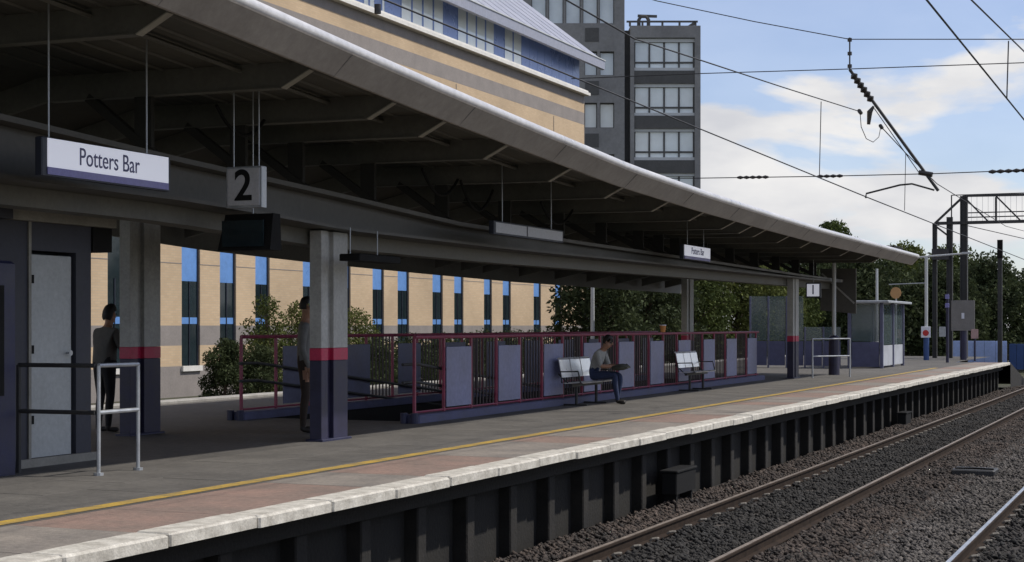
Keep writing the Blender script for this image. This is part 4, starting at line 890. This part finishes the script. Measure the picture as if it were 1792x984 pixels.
MB().box(lx(1097), lx(1222), 0.3, 0.46, lz(38), lz(35)).build('roof_rail', M['tower_dark'], tw, local=True)
MB().bar((lx(1205), 0.4, lz(47)), (lx(1218), 0.4, lz(38)), 0.2, 0.25).build('roof_brace', M['tower_dark'], tw, local=True)
q = MB(); q.tube([(lx(1120), 1.2, lz(46)), (lx(1120), 1.2, lz(30)), (lx(1124), 1.2, lz(24)), (lx(1133), 1.2, lz(24)), (lx(1137), 1.2, lz(30)), (lx(1137), 1.2, lz(46))], 0.16, 6); q.bar((lx(1118), 1.2, lz(23)), (lx(1152), 1.2, lz(24)), 0.2, 0.2); q.build('roof_hoist', M['tower_dark'], tw, local=True)

# ------------------------------------------------------------------ trees
def tree(name, label, x, y, z0, h, rx, m, n, leaf, trunk_h=0.3, group=None, conic=0.0, seed=0):
    r = np.random.default_rng(seed); t = empty(name, (x, y, z0)); tag(t, label, 'bush' if 'bush' in name or 'shrub' in name else 'tree', group)
    tk = MB(); hh = h * 0.75; rad = max(0.03, h * 0.028)
    tk.tube([(0, 0, -0.1), (r.normal(0, .05), r.normal(0, .05), hh * 0.4), (r.normal(0, .12), r.normal(0, .12), hh)], [rad, rad * 0.7, rad * 0.2], 8)
    cl = []
    nb = 16 if h > 2.5 else 9
    for k_ in range(nb):
        a = k_ * 2.4 + r.uniform(-.4, .4); u = (k_ + 0.5) / nb
        zc_ = h * (trunk_h + (1 - trunk_h) * (0.1 + 0.8 * u))
        wr = rx * math.sqrt(max(0.05, 1 - (2 * u - 0.95) ** 2)) * (1 - conic * u) * r.uniform(0.45, 0.85)
        c = np.array([math.cos(a) * wr, math.sin(a) * wr, zc_ - h * 0.06 * wr / max(rx, .1)]); cl.append((c, rx * r.uniform(0.26, 0.46) * (1 - 0.5 * conic * u)))
        tk.tube([(0, 0, zc_ * 0.6), tuple(c * [0.55, 0.55, 0.85] + [0, 0, zc_ * 0.02]), tuple(c)], [rad * 0.4, rad * 0.25, rad * 0.08], 5)
    tk.build('trunk', M['bark'], t, local=True)
    cl.append((np.array([0, 0, h * 0.62]), rx * 0.5)); cl.append((np.array([0, 0, h * 0.88]), rx * 0.28))
    n = int(n * 1.9); leaf *= 0.72
    wts = np.array([s_ ** 2 for _, s_ in cl]); ids = r.choice(len(cl), n, p=wts / wts.sum())
    C = np.array([c for c, _ in cl])[ids]; Sx = np.array([s_ for _, s_ in cl])[ids]
    d = r.normal(0, 1, (n, 3)); d /= np.linalg.norm(d, axis=1)[:, None]
    Pn = C + d * (Sx * r.uniform(0.35, 1.12, n) ** 0.7)[:, None] * np.array([1, 1, 0.85])
    u = r.normal(0, 1, (n, 3)) + d * 0.4; u /= np.linalg.norm(u, axis=1)[:, None]; v = np.cross(u, r.normal(0, 1, (n, 3))); v /= np.linalg.norm(v, axis=1)[:, None]
    ls = leaf * r.uniform(0.5, 1.3, (n, 1))
    V = np.stack([Pn - u * ls, Pn + v * ls * 0.45, Pn + u * ls, Pn - v * ls * 0.45], 1).reshape(-1, 3); V[:, 2] = np.maximum(V[:, 2], 0.02)
    F = np.arange(4 * n).reshape(-1, 4)
    me = bpy.data.meshes.new('crown'); me.from_pydata(V.tolist(), [], F.tolist()); me.materials.append(m); me.update()
    o = bpy.data.objects.new('crown', me); col.objects.link(o); o.parent = t
    return t
GZ = -0.65
def tp(px, X): return at_x(px, 600, X).y
TREES = [
 ('broad_tree', 'dark dense tree in front of the brick block end wall', -18.8, tp(1050, -18.8), 6.0, 2.6, 'leaf_dark', 9000, 0.13, 0.05, 0.3),
 ('broad_tree', 'dark tree behind the pale pole among the ramp trees', -19.5, tp(1135, -19.5), 5.9, 2.4, 'leaf_dark', 8000, 0.13, 0.05, 0.2),
 ('broad_tree', 'olive green tree behind the middle of the ramp fence', -20.5, tp(1205, -20.5), 6.0, 2.4, 'leaf_mid', 8000, 0.14, 0.05, 0.2),
 ('broad_tree', 'light green leafy tree beyond the end of the ramp fence', -19.5, tp(1290, -19.5), 5.6, 2.9, 'leaf_light', 9000, 0.15, 0.05, 0.1),
 ('broad_tree', 'mid green tree left of the glazed windbreak screen', -20.0, tp(1352, -20.0), 5.6, 2.6, 'leaf_mid', 8000, 0.15, 0.05, 0.1),
 ('broad_tree', 'dark tree behind the glazed windbreak screen', -20.5, tp(1420, -20.5), 6.2, 3.4, 'leaf_dark', 9000, 0.18, 0.05, 0.1),
 ('tall_tree', 'spiky tall tree whose top rises above the canopy edge', -21.4, 104.0, 9.2, 3.4, 'leaf_mid', 9000, 0.2, 0.15, 0.35),
 ('tall_tree', 'lower tree top peeping over the canopy beside the spiky tree', -25.6, 106.0, 9.4, 2.8, 'leaf_dark', 6000, 0.2, 0.15, 0.5),
 ('broad_tree', 'dark tree between the canopy end and the shelter roof', -17.5, 92.0, 6.3, 3.8, 'leaf_dark', 9000, 0.2, 0.05, 0.1),
 ('broad_tree', 'light topped tree behind the gantry legs', -19.0, 118.0, 7.9, 4.6, 'leaf_light', 10000, 0.23, 0.05, 0.1),
 ('broad_tree', 'dark tree behind the white lamp post', -13.5, 96.0, 5.6, 3.4, 'leaf_dark', 9000, 0.2, 0.02, 0.1),
 ('broad_tree', 'dark rounded tree behind the pale blue hoarding', -11.2, 102.0, 6.2, 4.0, 'leaf_dark', 11000, 0.2, 0.02, 0.1),
 ('broad_tree', 'mid green tree behind the gantry boom', -15.0, 112.0, 7.0, 4.2, 'leaf_mid', 10000, 0.22, 0.02, 0.1),
 ('broad_tree', 'dark tree behind the lone dark mast', -7.6, 108.0, 6.7, 4.2, 'leaf_dark', 11000, 0.21, 0.02, 0.1),
 ('broad_tree', 'dark tree above the deep blue hoarding', -4.2, 106.0, 6.9, 4.2, 'leaf_dark', 11000, 0.21, 0.02, 0.1),
 ('broad_tree', 'dark tree further along past the deep blue hoarding', 1.5, 110.0, 8.0, 4.6, 'leaf_mid', 9000, 0.22, 0.02, 0.1),
]
for i, (nm, lb, x, y, h, rx, lm, n, lf, th_, cn) in enumerate(TREES):
    tree(nm, lb, x, y, GZ if x < -8 else -1.2, h, rx, M[lm], n, lf, th_, 'trees beyond the platform', cn, 20 + i)
BUSH = [
 ('bush', 'dark rounded bush beside the white window sill', -19.6, tp(395, -19.6), 1.9, 0.85, 'leaf_dark', 4500, 0.055),
 ('bush', 'dark low bush behind the ramp entrance', -19.4, tp(450, -19.4), 1.7, 1.0, 'leaf_dark', 4500, 0.055),
 ('shrub', 'olive flowering shrub left of the person behind the column', -20.2, tp(470, -20.2), 3.0, 0.95, 'leaf_light', 3000, 0.06),
 ('shrub', 'olive shrub behind the person behind the column', -20.4, tp(525, -20.4), 2.9, 1.0, 'leaf_light', 3000, 0.06),
 ('shrub', 'olive shrub to the right of the near banded column', -20.4, tp(625, -20.4), 2.7, 1.1, 'leaf_light', 3200, 0.06),
 ('bush', 'dark bush below the olive shrubs behind the ramp', -19.4, tp(560, -19.4), 1.8, 1.4, 'leaf_dark', 5000, 0.06),
 *[('bush', lb_, -19.3, tp(px_, -19.3), 1.82, 1.5, 'leaf_dark', 5000, 0.06) for px_, lb_ in ((715, 'dark low bush behind the start of the track side fence'), (770, 'dark low bush behind the first lavender panels'), (825, 'dark low bush between brick block and ramp'), (880, 'dark low bush just left of the seated man'), (930, 'dark low bush at the foot of the dark dense tree'))],
 ('bush', 'dark bush behind the shaded ramp panels', -19.4, tp(650, -19.4), 1.7, 1.3, 'leaf_dark', 5000, 0.06),
]
for i, (nm, lb, x, y, h, rx, lm, n, lf) in enumerate(BUSH):
    tree(nm, lb, x, y, GZ, h, rx, M[lm], n, lf, 0.0, None, 0.2, 70 + i)

# ------------------------------------------------------------------ overhead line
def wire(name, label, pts, r=0.011, parent=None, m='wire'):
    q = MB(); q.tube(pts, r, 5)
    if parent is not None: return q.build(name, M[m], parent)
    o = q.build(name, M[m]); return tag(o, label, 'wire')
YS = 28.8
# contact and messenger wires, near track
cx = -5.33
near = empty('overhead_line', (cx, YS, 3.8)); tag(near, 'contact and messenger wires over the dull track', 'wire')
wire('contact_wire', None, [(cx + 0.12, -4, 3.82), (cx + 0.04, 18, 3.8), (cx, YS, 3.79), (cx - 0.15, 76, 3.85), (cx, 300, 3.9)], [0.006, 0.008, 0.011, 0.014, 0.014], near)
def P3(px, py): return at_x(px, py, cx)
ms = [P3(1110, 68), P3(1230, 107), P3(1370, 153), P3(1500, 194)]
ext = P3(985, -3); ext2 = P3(820, -140)
wire('messenger_wire', None, [tuple(ext2), tuple(ext)] + [tuple(v) for v in ms], 0.009, near)
MB().tube([P3(661, 8), P3(661, 24)], 0.025, 8).build('wire_clamp', M['insulator'], near)
e0 = P3(1542, 222); wire('messenger_wire', None, [tuple(e0), tuple(P3(1585, 268)), tuple(P3(1640, 322)), (cx, 52, 4.6), (cx, 76, 5.3)], 0.01, near)
wire('dropper', None, [tuple(P3(1437, 178)), tuple(at_x(1434, 308, cx))], 0.007, near); wire('dropper', None, [tuple(P3(1585, 268)), (cx, P3(1583, 300).y, 3.82)], 0.007, near)
lp = [P3(1505, 196), P3(1507, 222), P3(1516, 243), P3(1528, 249), P3(1538, 240), P3(1541, 224)]
wire('jumper_loop', None, [tuple(v) for v in lp], 0.007, near)
for a in (P3(1505, 196), e0): MB().tube([a + Vector((0, -0.08, 0.01)), a + Vector((0, 0.08, -0.01))], 0.035, 8).build('wire_clamp', M['insulator'], near)
# far track wires
cx2 = -1.72
far = empty('overhead_line', (cx2, 20, 3.8)); tag(far, 'contact and messenger wires over the bright track', 'wire')
wire('contact_wire', None, [(cx2, -4, 3.8), (cx2, 20, 3.8), (cx2, 40, 3.8), (cx2 - 0.1, 76, 3.85), (cx2, 300, 3.9)], [0.007, 0.009, 0.011, 0.014, 0.014], far)
m0, m1 = at_x(1700, 0, cx2), at_x(1792, 90, cx2); dd = (m1 - m0).normalized()
wire('messenger_wire', None, [tuple(m0 - dd * 14), tuple(m0), tuple(m1), tuple(m1 + dd * 10), (cx2, 76, 5.4)], 0.008, far)
mt = at_x(1765, 72, cx2); wire('dropper', None, [tuple(mt), (cx2, at_x(1762, 205, cx2).y, 3.8)], 0.007, far)
# headspan
hs = empty('headspan', (-5, YS, 3.8)); tag(hs, 'cross span wires with insulators and arm strung over the tracks', 'overhead line')
Q = lambda px, py: at_y(px, py, YS)
def hwire(pts, r=0.009): wire('span_wire', None, [tuple(Q(*p_)) for p_ in pts], r, hs)
hwire([(900, -70), (1150, 2), (1320, 38), (1487, 69), (1792, 69), (1900, 66)]); hwire([(1000, 138), (1225, 129), (1487, 121), (1792, 110), (1900, 105)]); hwire([(1060, 313), (1225, 312), (1432, 309), (1640, 304), (1792, 298), (1900, 293)])
def insul(a, b_, n, r, parent, name='insulator'):
    a, b_ = Vector(a), Vector(b_); q = MB(); pts = []; rr = []
    for k_ in range(2 * n + 1): pts.append(a.lerp(b_, k_ / (2 * n))); rr.append(r if k_ % 2 else r * 0.45)
    q.tube(pts, rr, 10); q.build(name, M['insulator'], parent)
insul(Q(1290, 311), Q(1345, 310), 5, 0.035, hs); insul(Q(1430, 309), Q(1475, 308), 4, 0.035, hs); insul(Q(1730, 301), Q(1800, 298), 5, 0.04, hs)
wire('drop_rod', None, [tuple(Q(1487, 66)), tuple(Q(1487, 122))], 0.014, hs)
for py in (70, 94, 116): MB().tube([Q(1487, py) - Vector((0, 0, 0.03)), Q(1487, py) + Vector((0, 0, 0.03))], 0.04, 8).build('clamp', M['insulator'], hs)
arm0, arm1 = Q(1487, 122), Q(1642, 334)
MB().tube([arm0, arm1], 0.028, 8).build('cantilever_arm', M['dark_steel'], hs)
insul(Q(1492, 130), Q(1526, 177), 6, 0.075, hs)
MB().tube([Q(1529, 186), Q(1522, 196), Q(1520, 218)], [0.02, 0.05, 0.03], 8).build('counterweight', M['insulator'], hs)
MB().tube([Q(1635, 333), Q(1596, 322), Q(1575, 324), Q(1516, 339), Q(1515, 347)], 0.018, 6).build('registration_arm', M['dark_steel'], hs)
MB().tube([Q(1608, 302), Q(1632, 306)], 0.045, 8).build('clamp', M['insulator'], hs)
wire('stay_wire', None, [tuple(Q(1530, 190)), tuple(Q(1608, 302))], 0.008, hs)

# gantry over the tracks, far away
YG = 76.0
gt_ = empty('line_gantry', (-9.5, YG, -0.65)); tag(gt_, 'dark lattice overhead line gantry spanning the tracks', 'gantry')
G = lambda px, py: at_y(px, py, YG)
zc0 = G(1690, 390).z; ztop = G(1690, 343).z
x1, x2, x3 = G(1636, 400).x, G(1662, 400).x, G(1687, 400).x
for x_, zt, wd in ((x1, zc0 + 0.02, 0.2), (x2, G(1662, 380).z, 0.26), (x3, ztop, 0.32)):
    q = MB()
    q.box(x_ - wd / 2, x_ - wd / 2 + 0.03, YG - wd / 2, YG + wd / 2, -0.65, zt); q.box(x_ + wd / 2 - 0.03, x_ + wd / 2, YG - wd / 2, YG + wd / 2, -0.65, zt); q.box(x_ - wd / 2 + 0.03, x_ + wd / 2 - 0.03, YG - 0.02, YG + 0.02, -0.65, zt); q.build('mast', M['gantry'], gt_)
xe = 14.0
MB().bar((x1, YG, zc0), (xe, YG, zc0), 0.2, 0.14).build('bottom_chord', M['gantry'], gt_)
MB().bar((x3, YG, ztop), (xe, YG, ztop - 0.3), 0.12, 0.1).build('top_chord', M['gantry'], gt_)
MB().bar((x1, YG, zc0), (x3, YG, ztop), 0.1, 0.1).build('end_brace', M['gantry'], gt_); MB().bar((x1, YG, zc0 - 0.1), (x2, YG, G(1662, 415).z), 0.08, 0.08).build('end_brace', M['gantry'], gt_)
step = G(1743, 390).x - G(1687, 390).x; xk = x3
while xk + step < xe:
    MB().bar((xk, YG, ztop - 0.05), (xk + step * 0.78, YG, zc0), 0.07, 0.07).build('lattice_diagonal', M['gantry'], gt_)
    MB().bar((xk + step, YG, zc0), (xk + step, YG, ztop - 0.1), 0.09, 0.09).build('lattice_post', M['gantry'], gt_); xk += step
for zz_ in (G(1700, 370).z, G(1700, 378).z): MB().tube([(x3, YG + 1.0, zz_), (xe, YG + 1.0, zz_)], 0.03, 6).build('feeder_wire', M['wire'], gt_)
zr1 = G(1700, 339).z
MB().tube([(x2, YG + 0.6, zr1), (xe, YG + 0.6, zr1)], 0.025, 6).build('walkway_rail', M['gantry'], gt_); MB().tube([(x2, YG + 0.6, zc0), (x2, YG + 0.6, zr1)], 0.03, 6).build('walkway_post', M['gantry'], gt_)
for k_ in range(60): MB().box(x3 + k_ * 0.25, x3 + k_ * 0.25 + 0.012, YG + 0.6, YG + 0.61, zc0, zr1).build('walkway_mesh_bar', M['gal'], gt_)
MB().box(x1 - 0.1, x2, YG - 0.3, YG - 0.12, G(1640, 455).z, G(1640, 436).z).build('platform_bracket', M['gantry'], gt_)
ms_ = empty('overhead_mast', (G(1750, 600).x, 80, -0.65)); tag(ms_, 'lone dark overhead line mast with pale lower section', 'mast')
xm = at_y(1750, 600, 80).x
MB().box(xm - 0.12, xm + 0.12, 79.88, 80.12, at_y(1750, 452, 80).z, at_y(1750, 420, 80).z).build('mast_top', M['black'], ms_); MB().box(xm - 0.1, xm + 0.1, 79.9, 80.1, -0.65, at_y(1750, 452, 80).z - 0.002).build('mast_shaft', M['gantry'], ms_)
wire('return_wire', 'thin return wire running on past the gantry', [(x3, YG, zc0 - 0.1), (-4, 95, 5.2), (0, 120, 4.8)], 0.02)
